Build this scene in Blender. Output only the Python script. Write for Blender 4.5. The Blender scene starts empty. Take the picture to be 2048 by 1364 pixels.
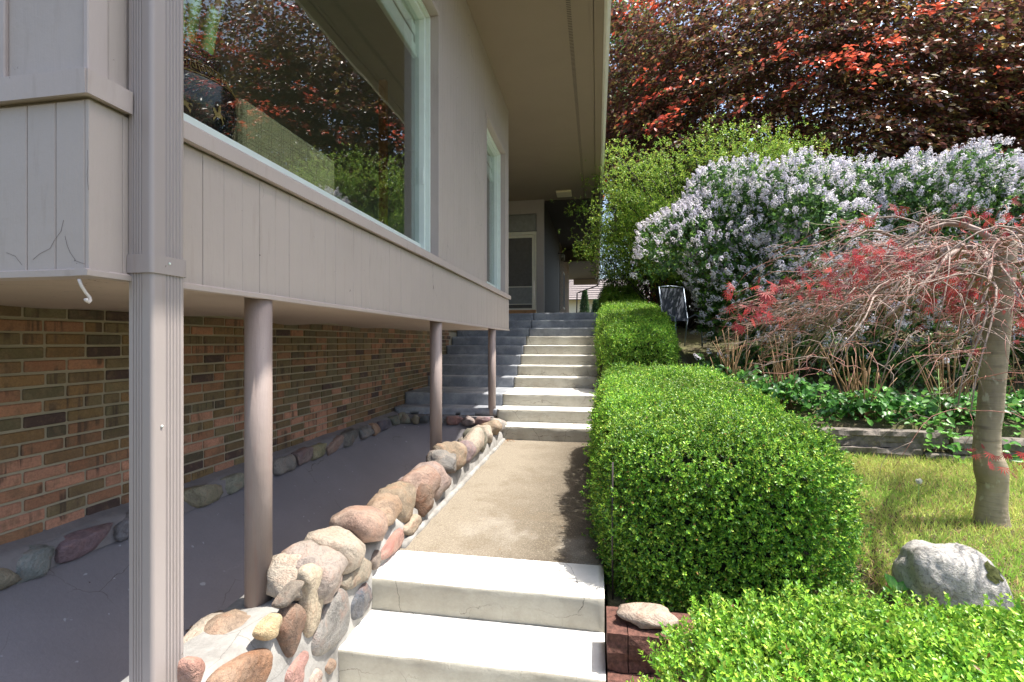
import bpy, bmesh, math, random
import numpy as np
from mathutils import Vector, Matrix, noise
R = math.radians
random.seed(7); rng = np.random.default_rng(7)
S = bpy.context.scene
COL = S.collection

# ---------------- camera, world, sun, exposure ----------------
TH = math.atan(169/970)
cam = bpy.data.cameras.new('camera'); cam.sensor_width = 36; cam.lens = 36*970/2048
cam.shift_y = 2/2048; cam.clip_start = 0.05; cam.clip_end = 500
co = bpy.data.objects.new('camera', cam); COL.objects.link(co)
co.location = (0, 0, 0); co.rotation_euler = (R(90), 0, TH); S.camera = co

SUNV = Vector((.40, .07, 1)).normalized()
w = bpy.data.worlds.new('World'); S.world = w; w.use_nodes = True
nt = w.node_tree; bg = nt.nodes['Background']
sky = nt.nodes.new('ShaderNodeTexSky'); sky.sky_type = 'NISHITA'; sky.sun_disc = False
sky.sun_elevation = math.asin(SUNV.z); sky.sun_rotation = math.atan2(SUNV.x, SUNV.y)
sky.dust_density = 3.0; sky.air_density = 1.0; sky.ozone_density = 0.6
nt.links.new(sky.outputs[0], bg.inputs[0]); bg.inputs[1].default_value = 0.15
sl = bpy.data.lights.new('sun', 'SUN'); sl.energy = 4.3; sl.angle = R(.5); sl.color = (1, .95, .87)
so = bpy.data.objects.new('sun', sl); COL.objects.link(so)
so.rotation_euler = SUNV.to_track_quat('Z', 'Y').to_euler()
S.view_settings.view_transform = 'Standard'; S.view_settings.look = 'None'
S.view_settings.gamma = 1; S.view_settings.use_curve_mapping = False
S.view_settings.exposure = 1.15
S.cycles.max_bounces = 8; S.cycles.transparent_max_bounces = 12; S.cycles.use_denoising = True
S.cycles.diffuse_bounces = 5

# ---------------- node material helpers ----------------
def mat(name):
    m = bpy.data.materials.new(name); m.use_nodes = True
    return m, m.node_tree, m.node_tree.nodes['Principled BSDF']
def N(nt, t, **k):
    n = nt.nodes.new(t)
    for a, b in k.items(): setattr(n, a, b)
    return n
def L(nt, a, b): nt.links.new(a, b)
def mixc(nt, fac, a, b, mode='MIX'):
    n = N(nt, 'ShaderNodeMix', data_type='RGBA', blend_type=mode)
    for i, v in ((0, fac), (6, a), (7, b)):
        if hasattr(v, 'links') or hasattr(v, 'is_linked'): L(nt, v, n.inputs[i])
        else: n.inputs[i].default_value = v if i == 0 else (tuple(v) + (1,))[:4]
    return n.outputs[2]
def noisen(nt, scale, detail=4, rough=.6, coord=None, dist=0):
    n = N(nt, 'ShaderNodeTexNoise'); n.inputs['Scale'].default_value = scale
    n.inputs['Detail'].default_value = detail; n.inputs['Roughness'].default_value = rough
    n.inputs['Distortion'].default_value = dist
    if coord is not None: L(nt, coord, n.inputs['Vector'])
    return n.outputs['Fac']
def ramp(nt, fac, lo, hi, a=0., b=1.):
    n = N(nt, 'ShaderNodeMapRange'); n.clamp = True; L(nt, fac, n.inputs[0])
    n.inputs[1].default_value = lo; n.inputs[2].default_value = hi
    n.inputs[3].default_value = a; n.inputs[4].default_value = b
    return n.outputs[0]
def mathn(nt, op, a, b):
    n = N(nt, 'ShaderNodeMath', operation=op)
    for i, v in ((0, a), (1, b)):
        if hasattr(v, 'is_linked'): L(nt, v, n.inputs[i])
        else: n.inputs[i].default_value = v
    return n.outputs[0]
def coord(nt, scale=(1, 1, 1), kind='obj', rnd=False):
    if kind == 'pos': o = N(nt, 'ShaderNodeNewGeometry').outputs['Position']
    else: o = N(nt, 'ShaderNodeTexCoord').outputs['Object']
    mp = N(nt, 'ShaderNodeMapping'); L(nt, o, mp.inputs[0]); mp.inputs['Scale'].default_value = scale
    if rnd:
        oi = N(nt, 'ShaderNodeObjectInfo')
        c = N(nt, 'ShaderNodeCombineXYZ'); v = mathn(nt, 'MULTIPLY', oi.outputs['Random'], 37.)
        for i in range(3): L(nt, v, c.inputs[i])
        L(nt, c.outputs[0], mp.inputs['Location'])
    return mp.outputs[0]
def bump(nt, bsdf, h, strength=.3, dist=.01):
    b = N(nt, 'ShaderNodeBump'); b.inputs['Strength'].default_value = strength
    b.inputs['Distance'].default_value = dist
    L(nt, h, b.inputs['Height']); L(nt, b.outputs[0], bsdf.inputs['Normal'])
def cracks(nt, c, scale=2.2, width=.008, gate=.5):
    nz = N(nt, 'ShaderNodeTexNoise'); nz.inputs['Scale'].default_value = 6; L(nt, c, nz.inputs['Vector'])
    nz.inputs['Detail'].default_value = 5
    add = N(nt, 'ShaderNodeMix', data_type='VECTOR'); add.inputs[0].default_value = .12
    L(nt, c, add.inputs[4]); L(nt, nz.outputs['Color'], add.inputs[5])
    v = N(nt, 'ShaderNodeTexVoronoi', feature='DISTANCE_TO_EDGE'); v.inputs['Scale'].default_value = scale
    L(nt, add.outputs[1], v.inputs['Vector'])
    line = ramp(nt, v.outputs['Distance'], 0, width, 1, 0)
    g = ramp(nt, noisen(nt, 1.3, 2, .5, c), gate, gate + .04)
    return mathn(nt, 'MULTIPLY', line, g)

def m_paint(name, col, rough=.55, b=.15, dirt=.3, crack=True, warm=(.2, .14, .09)):
    m, t, p = mat(name); c = coord(t, kind='pos')
    n1 = noisen(t, 1.8, 5, .6, c); n2 = noisen(t, 40, 4, .7, c)
    cc = mixc(t, ramp(t, n1, .35, .75, 0, dirt), col, tuple(x*.70 for x in col))
    st = noisen(t, 9, 4, .6, coord(t, (3, 3, .35), 'pos'))
    cc = mixc(t, ramp(t, st, .58, .8, 0, .25), cc, warm)
    ch = N(t, 'ShaderNodeTexNoise'); ch.inputs['Scale'].default_value = 23; ch.inputs['Detail'].default_value = 6
    L(t, c, ch.inputs['Vector'])
    cc = mixc(t, ramp(t, ch.outputs['Fac'], .74, .76), cc, (.12, .1, .09))
    h = n2
    if crack:
        k = cracks(t, c, 3.2, .006, .60)
        cc = mixc(t, k, cc, (.10, .085, .075))
    L(t, cc, p.inputs['Base Color']); p.inputs['Roughness'].default_value = rough
    bump(t, p, mathn(t, 'ADD', mathn(t, 'ADD', mathn(t, 'MULTIPLY', n2, .5), noisen(t, 7, 3, .5, c)), mathn(t, 'MULTIPLY', noisen(t, 30, 4, .7, coord(t, (3, 3, .3), 'pos')), .6)), b*1.6, .012)
    return m
def m_simple(name, col, rough=.5, metal=0, var=.25, scale=12, b=0.05, spec=.5):
    m, t, p = mat(name); c = coord(t, kind='pos')
    n = noisen(t, scale, 4, .6, c)
    L(t, mixc(t, ramp(t, n, .3, .75, 0, 1), col, tuple(x*(1-var) for x in col)), p.inputs['Base Color'])
    p.inputs['Roughness'].default_value = rough; p.inputs['Metallic'].default_value = metal
    p.inputs['Specular IOR Level'].default_value = spec
    if b: bump(t, p, n, b, .01)
    return m
def m_concrete(name, col, dark, ck=.5, stain=.5, sc=1., rough=.85, ct=.52, horiz=False):
    m, t, p = mat(name); c = coord(t, kind='pos')
    n1 = noisen(t, 2.2*sc, 6, .65, c); n2 = noisen(t, 60, 3, .7, c); n3 = noisen(t, 14*sc, 5, .7, c)
    cc = mixc(t, ramp(t, n1, .42, .68, 0, stain), col, dark)
    cc = mixc(t, ramp(t, n3, .55, .75, 0, .35*stain), cc, dark)
    cc = mixc(t, ramp(t, n2, .3, .7, 0, .18), cc, tuple(x*.6 for x in col))
    sp = noisen(t, 33, 2, .5, c)
    cc = mixc(t, ramp(t, sp, .77, .79), cc, (.06, .04, .03))
    if ck:
        k = cracks(t, coord(t, (1, 1, 1), 'pos'), 2.6, .006, ct)
        cc = mixc(t, mathn(t, 'MULTIPLY', k, ck), cc, (.05, .04, .03))
    L(t, cc, p.inputs['Base Color']); p.inputs['Roughness'].default_value = rough
    bump(t, p, mathn(t, 'ADD', n2, mathn(t, 'MULTIPLY', n3, 2)), .35, .006)
    return m
def m_leaf(name, trans=.35, rough=.4, spec=.5):
    m, t, p = mat(name)
    a = N(t, 'ShaderNodeAttribute', attribute_name='c')
    L(t, a.outputs['Color'], p.inputs['Base Color']); p.inputs['Roughness'].default_value = rough
    p.inputs['Specular IOR Level'].default_value = spec
    tr = N(t, 'ShaderNodeBsdfTranslucent'); mx = N(t, 'ShaderNodeMixShader'); mx.inputs[0].default_value = trans
    g = N(t, 'ShaderNodeGamma'); g.inputs[1].default_value = .8
    L(t, a.outputs['Color'], g.inputs[0]); L(t, g.outputs[0], tr.inputs[0])
    L(t, p.outputs[0], mx.inputs[1]); L(t, tr.outputs[0], mx.inputs[2])
    L(t, mx.outputs[0], t.nodes['Material Output'].inputs[0])
    return m
def m_attr(name, rough=.7, b=.2, scale=30):
    m, t, p = mat(name); a = N(t, 'ShaderNodeAttribute', attribute_name='c')
    n = noisen(t, scale, 4, .6, coord(t, kind='pos'))
    L(t, mixc(t, ramp(t, n, .35, .7, 0, .6), a.outputs['Color'], (0, 0, 0)), p.inputs['Base Color'])
    t.nodes[-1]
    p.inputs['Roughness'].default_value = rough
    bump(t, p, n, b, .01); return m
def m_objcol(name, kind):
    m, t, p = mat(name)
    oi = N(t, 'ShaderNodeObjectInfo'); col = oi.outputs['Color']
    if kind == 'far_brick': col = N(t, 'ShaderNodeAttribute', attribute_name='c').outputs['Color']
    if kind == 'stone':
        c = coord(t, rnd=True)
        n1 = noisen(t, 9, 6, .7, c, .6); n2 = noisen(t, 70, 3, .8, c); n3 = noisen(t, 3.5, 4, .6, c, 1.)
        dk = mixc(t, .75, col, (.05, .035, .03)); lt = mixc(t, .5, col, (.50, .43, .34)); rd = mixc(t, .6, col, (.30, .13, .07))
        cc = mixc(t, ramp(t, n3, .42, .66, 0, .65), col, lt)
        cc = mixc(t, ramp(t, n1, .50, .70, 0, .7), cc, rd)
        cc = mixc(t, ramp(t, n1, .52, .36, 0, .55), cc, dk)
        cc = mixc(t, ramp(t, n2, .5, .68, 0, .5), cc, dk)
        L(t, cc, p.inputs['Base Color']); p.inputs['Roughness'].default_value = .7
        bump(t, p, mathn(t, 'ADD', mathn(t, 'MULTIPLY', n1, 2.), mathn(t, 'MULTIPLY', n2, .5)), .75, .02)
    else:
        c = coord(t, kind='pos')
        cp = coord(t, kind='pos')
        n1 = noisen(t, 16, 5, .7, cp); n2 = noisen(t, 90, 3, .7, cp)
        bars = noisen(t, 1, 3, .6, coord(t, (1, 26, 1.5), 'pos'))
        gate = ramp(t, noisen(t, 5.5, 1, .5, cp), .53, .60)
        cc = mixc(t, mathn(t, 'MULTIPLY', ramp(t, bars, .50, .60, 0, .8), gate), col, (.06, .04, .03))
        cc = mixc(t, ramp(t, noisen(t, 11, 3, .5, cp), .52, .72, 0, .6), cc, (.13, .09, .05)); cc = mixc(t, ramp(t, n1, .5, .75, 0, .5), cc, (.34, .22, .13))
        cc = mixc(t, ramp(t, n2, .4, .7, 0, .35), cc, (.04, .03, .02))
        L(t, cc, p.inputs['Base Color']); p.inputs['Roughness'].default_value = .8
        bump(t, p, mathn(t, 'ADD', n1, n2), .4, .006)
    return m

PAINT = (.43, .37, .335)
M = {}
M['siding'] = m_paint('siding_paint', PAINT)
M['band_mortar'] = m_concrete('band_mortar', (.22, .205, .205), (.12, .115, .12), 0, .6, 3)
M['shade_siding'] = m_paint('siding_painted_shade', (.07, .055, .042), .7)  # siding and soffit colour darkened to stand in for the passage's shade
M['trim'] = m_paint('trim_paint', (.45, .385, .358), crack=False, b=.12)
M['soffit'] = m_paint('soffit_paint', (.285, .225, .165), .7, .08, .25, False, (.22, .16, .1))
M['under'] = m_paint('underside_paint', (.44, .35, .28), .7, .12, .35)
M['spout'] = m_paint('spout_paint', (.345, .302, .288), .38, .04, .12, False)
M['post'] = m_paint('post_paint', (.30, .24, .215), .45, .15, .5, False, (.30, .10, .08))
M['white'] = m_simple('white_vinyl', (.70, .78, .73), .35, var=.08)
M['cream'] = m_simple('cream_frame', (.80, .74, .60), .5, var=.1)
M['dark'] = m_simple('dark_void', (.02, .018, .016), .8)
M['mortar'] = m_concrete('brick_mortar', (.42, .37, .27), (.30, .265, .19), 0, .6)
M['stone_mortar'] = m_concrete('stone_mortar', (.33, .32, .30), (.17, .16, .145), .5, 1., 2.5)
M['brick'] = m_objcol('brick_clay', 'brick'); M['far_brick'] = m_objcol('brick_clay_far', 'far_brick')
M['stone'] = m_objcol('field_stone', 'stone')
M['step'] = m_concrete('step_concrete_painted', (.80, .78, .73), (.62, .59, .52), .9, .7)
M['riser'] = m_concrete('step_concrete_worn_shaded', (.42, .40, .335), (.28, .255, .20), .9, .8, 1.5, ct=.5)  # riser colour lowered to paint in the unlit face; cracks are wear
M['grey_step'] = m_concrete('step_grey_paint_and_shade', (.215, .23, .255), (.44, .46, .48), .6, .75, 1.6)
M['basin'] = m_concrete('basin_paint', (.205, .195, .21), (.15, .143, .155), .9, .6, .5, .5, ct=.55)
m = M['riser']; t = m.node_tree; p = t.nodes['Principled BSDF']; c = coord(t, kind='pos'); old = p.inputs['Base Color'].links[0].from_socket
sx = N(t, 'ShaderNodeSeparateXYZ'); L(t, c, sx.inputs[0]); nz_ = noisen(t, 4.5, 6, .6, c)
zz = mathn(t, 'ADD', mathn(t, 'MULTIPLY', sx.outputs[2], 1/.17), mathn(t, 'MULTIPLY', nz_, 1.5))
hl = ramp(t, mathn(t, 'ABSOLUTE', mathn(t, 'SUBTRACT', mathn(t, 'FRACT', zz, 0), .5), 0), 0, .017, 1, 0)
xx = mathn(t, 'ADD', mathn(t, 'MULTIPLY', sx.outputs[0], 1/.16), mathn(t, 'MULTIPLY', nz_, 1.1))
vl = ramp(t, mathn(t, 'ABSOLUTE', mathn(t, 'SUBTRACT', mathn(t, 'FRACT', xx, 0), .5), 0), 0, .010, .6, 0)
vl = mathn(t, 'MULTIPLY', vl, ramp(t, mathn(t, 'FRACT', zz, 0), .49, .51, 1, 0))
kk = mathn(t, 'MULTIPLY', mathn(t, 'MAXIMUM', hl, vl), ramp(t, noisen(t, 1.7, 2, .5, c), .44, .50))
L(t, mixc(t, mathn(t, 'MULTIPLY', kk, .85), old, (.06, .045, .035)), p.inputs['Base Color'])
m = M['basin']; t = m.node_tree; p = t.nodes['Principled BSDF']; old = p.inputs['Base Color'].links[0].from_socket
sx = N(t, 'ShaderNodeSeparateXYZ'); c = coord(t, kind='pos'); L(t, c, sx.inputs[0])
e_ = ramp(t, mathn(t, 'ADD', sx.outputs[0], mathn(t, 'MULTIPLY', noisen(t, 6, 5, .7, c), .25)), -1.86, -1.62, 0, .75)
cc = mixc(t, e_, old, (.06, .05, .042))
cc = mixc(t, ramp(t, noisen(t, 2.6, 6, .7, coord(t, (1, .35, 1), 'pos')), .60, .68, 0, .4), cc, (.30, .29, .29))
cc = mixc(t, ramp(t, noisen(t, 17, 2, .5, c), .72, .75, 0, .8), cc, (.36, .38, .40))
L(t, cc, p.inputs['Base Color'])
# walkway: exposed aggregate, hedge side darkened by damp and painted-in hedge shadow
m, t, p = mat('walkway_aggregate'); c = coord(t, kind='pos')
n1 = noisen(t, 130, 3, .8, c); n2 = noisen(t, 3.5, 6, .7, c); n3 = noisen(t, 1.1, 4, .6, c)
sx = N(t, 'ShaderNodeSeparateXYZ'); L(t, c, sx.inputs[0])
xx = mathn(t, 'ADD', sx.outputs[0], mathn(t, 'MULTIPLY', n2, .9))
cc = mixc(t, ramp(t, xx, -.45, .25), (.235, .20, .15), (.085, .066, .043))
cc = mixc(t, ramp(t, n2, .52, .70, 0, .8), cc, (.17, .135, .09))
cc = mixc(t, ramp(t, n3, .60, .72, 0, .75), cc, (.34, .31, .26))
cc = mixc(t, ramp(t, n1, .50, .64, 0, .55), cc, (.10, .08, .06))
cc = mixc(t, ramp(t, n1, .46, .36, 0, .5), cc, (.42, .38, .3))
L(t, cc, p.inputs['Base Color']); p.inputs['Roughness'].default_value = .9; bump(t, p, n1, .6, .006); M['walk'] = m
# ground soil
m, t, p = mat('soil'); c = coord(t, kind='pos')
n1 = noisen(t, 3, 6, .7, c); n2 = noisen(t, 45, 4, .7, c)
cc = mixc(t, ramp(t, n1, .35, .65), (.055, .04, .025), (.11, .12, .035)); cc = mixc(t, ramp(t, n2, .5, .7, 0, .7), cc, (.22, .16, .09))
L(t, cc, p.inputs['Base Color']); p.inputs['Roughness'].default_value = .95; bump(t, p, n2, .8, .03); M['soil'] = m
# bark
m, t, p = mat('bark'); c = coord(t, (1, 1, .5))
n1 = noisen(t, 5, 5, .6, c); n2 = noisen(t, 1, 4, .6, coord(t, (4, 4, 26)))
cc = mixc(t, ramp(t, n1, .35, .7), (.38, .31, .21), (.20, .16, .11)); cc = mixc(t, ramp(t, n2, .55, .7, 0, .5), cc, (.08, .055, .04))
cc = mixc(t, ramp(t, noisen(t, 13, 3, .6, c), .60, .66, 0, .7), cc, (.50, .46, .35))
L(t, cc, p.inputs['Base Color']); p.inputs['Roughness'].default_value = .75; bump(t, p, mathn(t, 'ADD', n2, n1), .6, .012); M['bark'] = m
M['twig'] = m_simple('twig_bark', (.34, .25, .205), .7, var=.4, scale=8)
M['red_twig'] = m_simple('red_twig_bark', (.42, .17, .13), .6, var=.4, scale=8)
M['dark_twig'] = m_simple('dark_branch', (.06, .045, .035), .8)
M['dry'] = m_simple('dry_stem', (.33, .20, .10), .8, var=.4, scale=20)
M['timber'] = m_simple('weathered_timber', (.22, .19, .16), .9, var=.65, scale=18, b=.7)
M['leaf'] = m_leaf('leaf_generic'); M['gloss_leaf'] = m_leaf('leaf_boxwood', .24, .40, .4)
M['beech_leaf'] = m_leaf('leaf_beech', .42, .35, .6)
M['petal'] = m_leaf('petal', .4, .7, .2)
M['red_leaf'] = m_leaf('leaf_maple', .45, .5)
M['grass'] = m_leaf('grass_blade', .35, .6, .3)
M['block'] = m_simple('retaining_block_concrete', (.17, .075, .055), .95, var=.75, scale=50, b=.9)
M['metal'] = m_simple('dark_metal', (.06, .045, .045), .5, .4)
M['gutter'] = m_simple('gutter_metal', (.78, .74, .64), .3, .05, .1)
M['lamp'] = m_simple('fixture_cream', (.80, .70, .45), .5, var=.1)
M['wood'] = m_simple('interior_wood', (.62, .30, .12), .4, var=.4, scale=9)
M['wall_in'] = m_simple('interior_wall', (.30, .33, .29), .9, var=.1)
M['floor_in'] = m_simple('interior_floor', (.22, .15, .09), .4)
M['blind'] = m_simple('blind_fabric', (.86, .90, .85), .8, var=.08)
M['roof'] = m_simple('shingle', (.26, .22, .21), .9, var=.3, scale=7)
M['lacquer'] = m_simple('black_lacquer', (.012, .012, .016), .08, var=.1, b=0)
M['gold'] = m_simple('gold_paint', (.42, .28, .10), .4, .3, .3)
M['stalk'] = m_simple('stalk_green', (.42, .66, .20), .45, var=.55, scale=14)
M['husk'] = m_simple('husk_brown', (.38, .22, .11), .8)
M['paint_white'] = m_simple('white_paint_hook', (.66, .6, .56), .5)
M['screen'] = m_simple('door_screen', (.14, .125, .11), .8)
M['panel'] = m_simple('door_panel', (.30, .29, .27), .6)
M['sling'] = m_simple('sling_fabric', (.10, .12, .16), .7)
M['steel'] = m_simple('chair_tube', (.35, .42, .52), .35, .5)
M['moss'] = m_simple('moss', (.07, .08, .015), 1, var=.5, scale=50, b=.8)
# transom / pane glass
def m_glass(name, ior=1.6, tint=(.93, .97, .95)):
    m, t, p = mat(name); t.nodes.remove(p)
    tr = N(t, 'ShaderNodeBsdfTransparent'); tr.inputs[0].default_value = tint + (1,)
    gl = N(t, 'ShaderNodeBsdfGlossy'); gl.inputs['Roughness'].default_value = 0.005
    lw_ = N(t, 'ShaderNodeLayerWeight'); lw_.inputs[0].default_value = .5
    fr = N(t, 'ShaderNodeMath', operation='MULTIPLY_ADD'); L(t, mathn(t, 'POWER', lw_.outputs['Facing'], 3.6), fr.inputs[0]); fr.inputs[1].default_value = .9; fr.inputs[2].default_value = .085
    nz = noisen(t, 1.1, 2, .5, coord(t, kind='pos')); b = N(t, 'ShaderNodeBump'); b.inputs['Strength'].default_value = .04; b.inputs['Distance'].default_value = .05
    L(t, nz, b.inputs['Height']); L(t, b.outputs[0], gl.inputs['Normal'])
    mx = N(t, 'ShaderNodeMixShader'); L(t, fr.outputs[0], mx.inputs[0]); L(t, tr.outputs[0], mx.inputs[1]); L(t, gl.outputs[0], mx.inputs[2])
    L(t, mx.outputs[0], t.nodes['Material Output'].inputs[0]); return m
M['glass'] = m_glass('window_glass', 1.75)
# plaid tweed
m, t, p = mat('plaid_tweed'); c = coord(t, kind='obj'); base = (.30, .265, .13); cc = None
lines = None
for ax in ('Y', 'Z', 'X'):
    wv = N(t, 'ShaderNodeTexWave', bands_direction=ax); wv.inputs['Scale'].default_value = 3.4; L(t, c, wv.inputs['Vector'])
    wf = N(t, 'ShaderNodeTexWave', bands_direction=ax); wf.inputs['Scale'].default_value = 15; L(t, c, wf.inputs['Vector'])
    l = mathn(t, 'MULTIPLY', ramp(t, wv.outputs['Fac'], .35, .5), ramp(t, wf.outputs['Fac'], .45, .7))
    lines = l if lines is None else mathn(t, 'MAXIMUM', lines, l)
cc = mixc(t, mathn(t, 'MULTIPLY', lines, .5), base, (.08, .055, .03))
cc = mixc(t, ramp(t, noisen(t, 150, 3, .7, c), .4, .65, 0, .6), cc, (.70, .62, .36))
L(t, cc, p.inputs['Base Color']); p.inputs['Roughness'].default_value = .95; M['tweed'] = m

# ---------------- object helpers ----------------
def link(name, me, m=None, parent=None):
    o = bpy.data.objects.new(name, me); COL.objects.link(o)
    if parent is not None: o.parent = parent
    if m is not None and me is not None: me.materials.append(M[m] if isinstance(m, str) else m)
    return o
def thing(name, label, cat, loc=(0, 0, 0), group=None, rz=0):
    o = bpy.data.objects.new(name, None); COL.objects.link(o); o.location = loc; o.rotation_euler = (0, 0, rz)
    o.empty_display_size = .1; o['label'] = label; o['category'] = cat
    if group: o['group'] = group
    return o
def tag(o, label, cat, group=None):
    o['label'] = label; o['category'] = cat
    if group: o['group'] = group
    return o
def empty(name, parent):
    o = bpy.data.objects.new(name, None); COL.objects.link(o); o.parent = parent; return o
def py(name, v, f):
    me = bpy.data.meshes.new(name); me.from_pydata([tuple(x) for x in v], [], f); me.update(); return me
def boxmesh(name, a, b, bev=0, seg=1):
    bm = bmesh.new(); bmesh.ops.create_cube(bm, size=1)
    a = Vector(a); b = Vector(b); c = (a+b)/2; d = b-a
    for v in bm.verts: v.co = Vector((v.co.x*d.x, v.co.y*d.y, v.co.z*d.z)) + c
    if bev: bmesh.ops.bevel(bm, geom=bm.edges[:], offset=bev, segments=seg, affect='EDGES', profile=.6)
    me = bpy.data.meshes.new(name); bm.to_mesh(me); bm.free(); return me
def box(name, a, b, m, parent=None, bev=0, seg=1): return link(name, boxmesh(name, a, b, bev, seg), m, parent)
def multibox(name, lst, m, parent=None, bev=0):
    bm = bmesh.new()
    for a, b in lst:
        g = bmesh.ops.create_cube(bm, size=1)['verts']; a = Vector(a); b = Vector(b); c = (a+b)/2; d = b-a
        for v in g: v.co = Vector((v.co.x*d.x, v.co.y*d.y, v.co.z*d.z)) + c
    if bev: bmesh.ops.bevel(bm, geom=bm.edges[:], offset=bev, segments=1, affect='EDGES')
    me = bpy.data.meshes.new(name); bm.to_mesh(me); bm.free(); return link(name, me, m, parent)
def tubes(name, paths, m, parent=None, sides=5, smooth=True):
    """paths: list of (points, radii) -> one mesh"""
    V = []; F = []
    for pts, rad in paths:
        P = np.array(pts, float); n = len(P)
        if np.isscalar(rad): rad = [rad]*n
        T = np.gradient(P, axis=0); T /= (np.linalg.norm(T, axis=1)[:, None] + 1e-9)
        up = np.array([0, 0, 1.]) if abs(T[0][2]) < .8 else np.array([1., 0, 0])
        b = len(V)
        u = np.cross(T[0], up); u /= np.linalg.norm(u) + 1e-9
        for i in range(n):
            u = u - T[i]*np.dot(u, T[i]); u /= np.linalg.norm(u) + 1e-9; w_ = np.cross(T[i], u)
            for k in range(sides):
                a = 2*math.pi*k/sides; V.append(P[i] + rad[i]*(math.cos(a)*u + math.sin(a)*w_))
        for i in range(n-1):
            for k in range(sides):
                k2 = (k+1) % sides
                F.append((b+i*sides+k, b+i*sides+k2, b+(i+1)*sides+k2, b+(i+1)*sides+k))
        F.append(tuple(b+k for k in range(sides))[::-1]); F.append(tuple(b+(n-1)*sides+k for k in range(sides)))
    me = py(name, V, F)
    if smooth: me.polygons.foreach_set('use_smooth', [True]*len(me.polygons))
    return link(name, me, m, parent)
def lathe(name, prof, m, parent=None, n=32, center=(0, 0, 0)):
    V = []; F = []; c = center
    for r, z in prof:
        for k in range(n):
            a = 2*math.pi*k/n; V.append((c[0]+r*math.cos(a), c[1]+r*math.sin(a), c[2]+z))
    for i in range(len(prof)-1):
        for k in range(n):
            k2 = (k+1) % n; F.append((i*n+k, i*n+k2, (i+1)*n+k2, (i+1)*n+k))
    F.append(tuple(range(n))[::-1]); F.append(tuple((len(prof)-1)*n+k for k in range(n)))
    me = py(name, V, F); me.polygons.foreach_set('use_smooth', [True]*len(me.polygons)); return link(name, me, m, parent)
def unit(v): return v/(np.linalg.norm(v, axis=-1, keepdims=True)+1e-9)
def leafmesh(name, P, D, Nn, ln, wd, C, m, parent=None, six=False, fold=.25):
    """P base points, D direction, Nn normal, ln/wd sizes, C colours (n,3)"""
    n = len(P); D = unit(D); Sd = unit(np.cross(D, Nn)); Up = np.cross(Sd, D)
    ln = np.broadcast_to(ln, n)[:, None]; wd = np.broadcast_to(wd, n)[:, None]
    if not six:
        V = np.stack([P, P+D*ln*.5+Sd*wd*.5+Up*wd*fold, P+D*ln, P+D*ln*.5-Sd*wd*.5+Up*wd*fold], 1); k = 4
        idx = np.array([0, 1, 2, 0, 2, 3])
    else:
        a, b_ = .32, .72
        V = np.stack([P, P+D*ln*a+Sd*wd*.46+Up*wd*fold, P+D*ln*b_+Sd*wd*.40+Up*wd*fold, P+D*ln-Up*ln*.05,
                      P+D*ln*b_-Sd*wd*.40+Up*wd*fold, P+D*ln*a-Sd*wd*.46+Up*wd*fold], 1); k = 6
        idx = np.array([0, 1, 3, 1, 2, 3, 0, 3, 5, 3, 4, 5])
    V = V.reshape(-1, 3).astype(np.float32)
    Fi = (idx[None, :] + (np.arange(n)*k)[:, None]).reshape(-1).astype(np.int32)
    me = bpy.data.meshes.new(name); nf = len(Fi)//3
    me.vertices.add(len(V)); me.vertices.foreach_set('co', V.ravel())
    me.loops.add(len(Fi)); me.loops.foreach_set('vertex_index', Fi)
    me.polygons.add(nf); me.polygons.foreach_set('loop_start', np.arange(0, nf*3, 3, dtype=np.int32))
    me.update(calc_edges=True)
    at = me.attributes.new('c', 'FLOAT_COLOR', 'POINT')
    cc = np.ones((n, k, 4), np.float32); cc[:, :, :3] = np.clip(C, 0, 1)[:, None, :]
    at.data.foreach_set('color', cc.ravel())
    return link(name, me, m, parent)
def colmix(n, cols, w, var=.2):
    cols = np.array(cols); i = rng.choice(len(cols), n, p=np.array(w)/sum(w)); c = cols[i]
    return c*(1+rng.uniform(-var, var, (n, 1)))
def vn(P, s, seed=0.):
    """cheap smooth vector noise (numpy)"""
    q = P*s + seed
    return (np.sin(q[:, 0]*1.7+1.3*np.sin(q[:, 1]*1.1+seed)) + np.sin(q[:, 1]*1.9+1.2*np.sin(q[:, 2]*1.3+2)) + np.sin(q[:, 2]*1.6+1.4*np.sin(q[:, 0]*1.2+4)))/3
def at_x(u, v, X):
    """point on the vertical plane x = X seen at photograph pixel (u, v)"""
    D = 970*X/((u-1193)*math.cos(TH)); return (X, (D + X*math.sin(TH))/math.cos(TH), -(v-684)/970*D)
def rough_grid(me, amp, sc, seed=0):
    for v in me.vertices:
        d = noise.noise_vector(Vector(v.co)*sc + Vector((seed,)*3)); v.co += d*amp

def stone_mesh(dims, seed, n=3.2, sub=3, amp=.16):
    bm = bmesh.new(); bmesh.ops.create_icosphere(bm, subdivisions=sub, radius=1); rs = random.Random(seed)
    pl = []
    for i in range(7):
        v = Vector((rs.gauss(0, 1), rs.gauss(0, 1), rs.gauss(0, 1))).normalized(); pl.append((v, rs.uniform(.62, .95)))
    for v in bm.verts:
        q = v.co.copy(); k = (abs(q.x)**n+abs(q.y)**n+abs(q.z)**n)**(1/n); q /= k
        for nn, d in pl:
            e = q.dot(nn)-d
            if e > 0: q -= nn*e*.8
        nz = noise.noise(q*1.3+Vector((seed*3.1, seed, 0)))*amp*1.2 + noise.noise(q*3.2+Vector((seed, 0, seed*1.7)))*amp*.6 + noise.noise(q*8+Vector((seed, 0, seed*1.7)))*amp*.22
        q *= 1+nz
        v.co = Vector((q.x*dims[0]/2, q.y*dims[1]/2, q.z*dims[2]/2))*1.07
    for f in bm.faces: f.smooth = True
    me = bpy.data.meshes.new('stone'); bm.to_mesh(me); bm.free(); return me
SC = [0]
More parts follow.
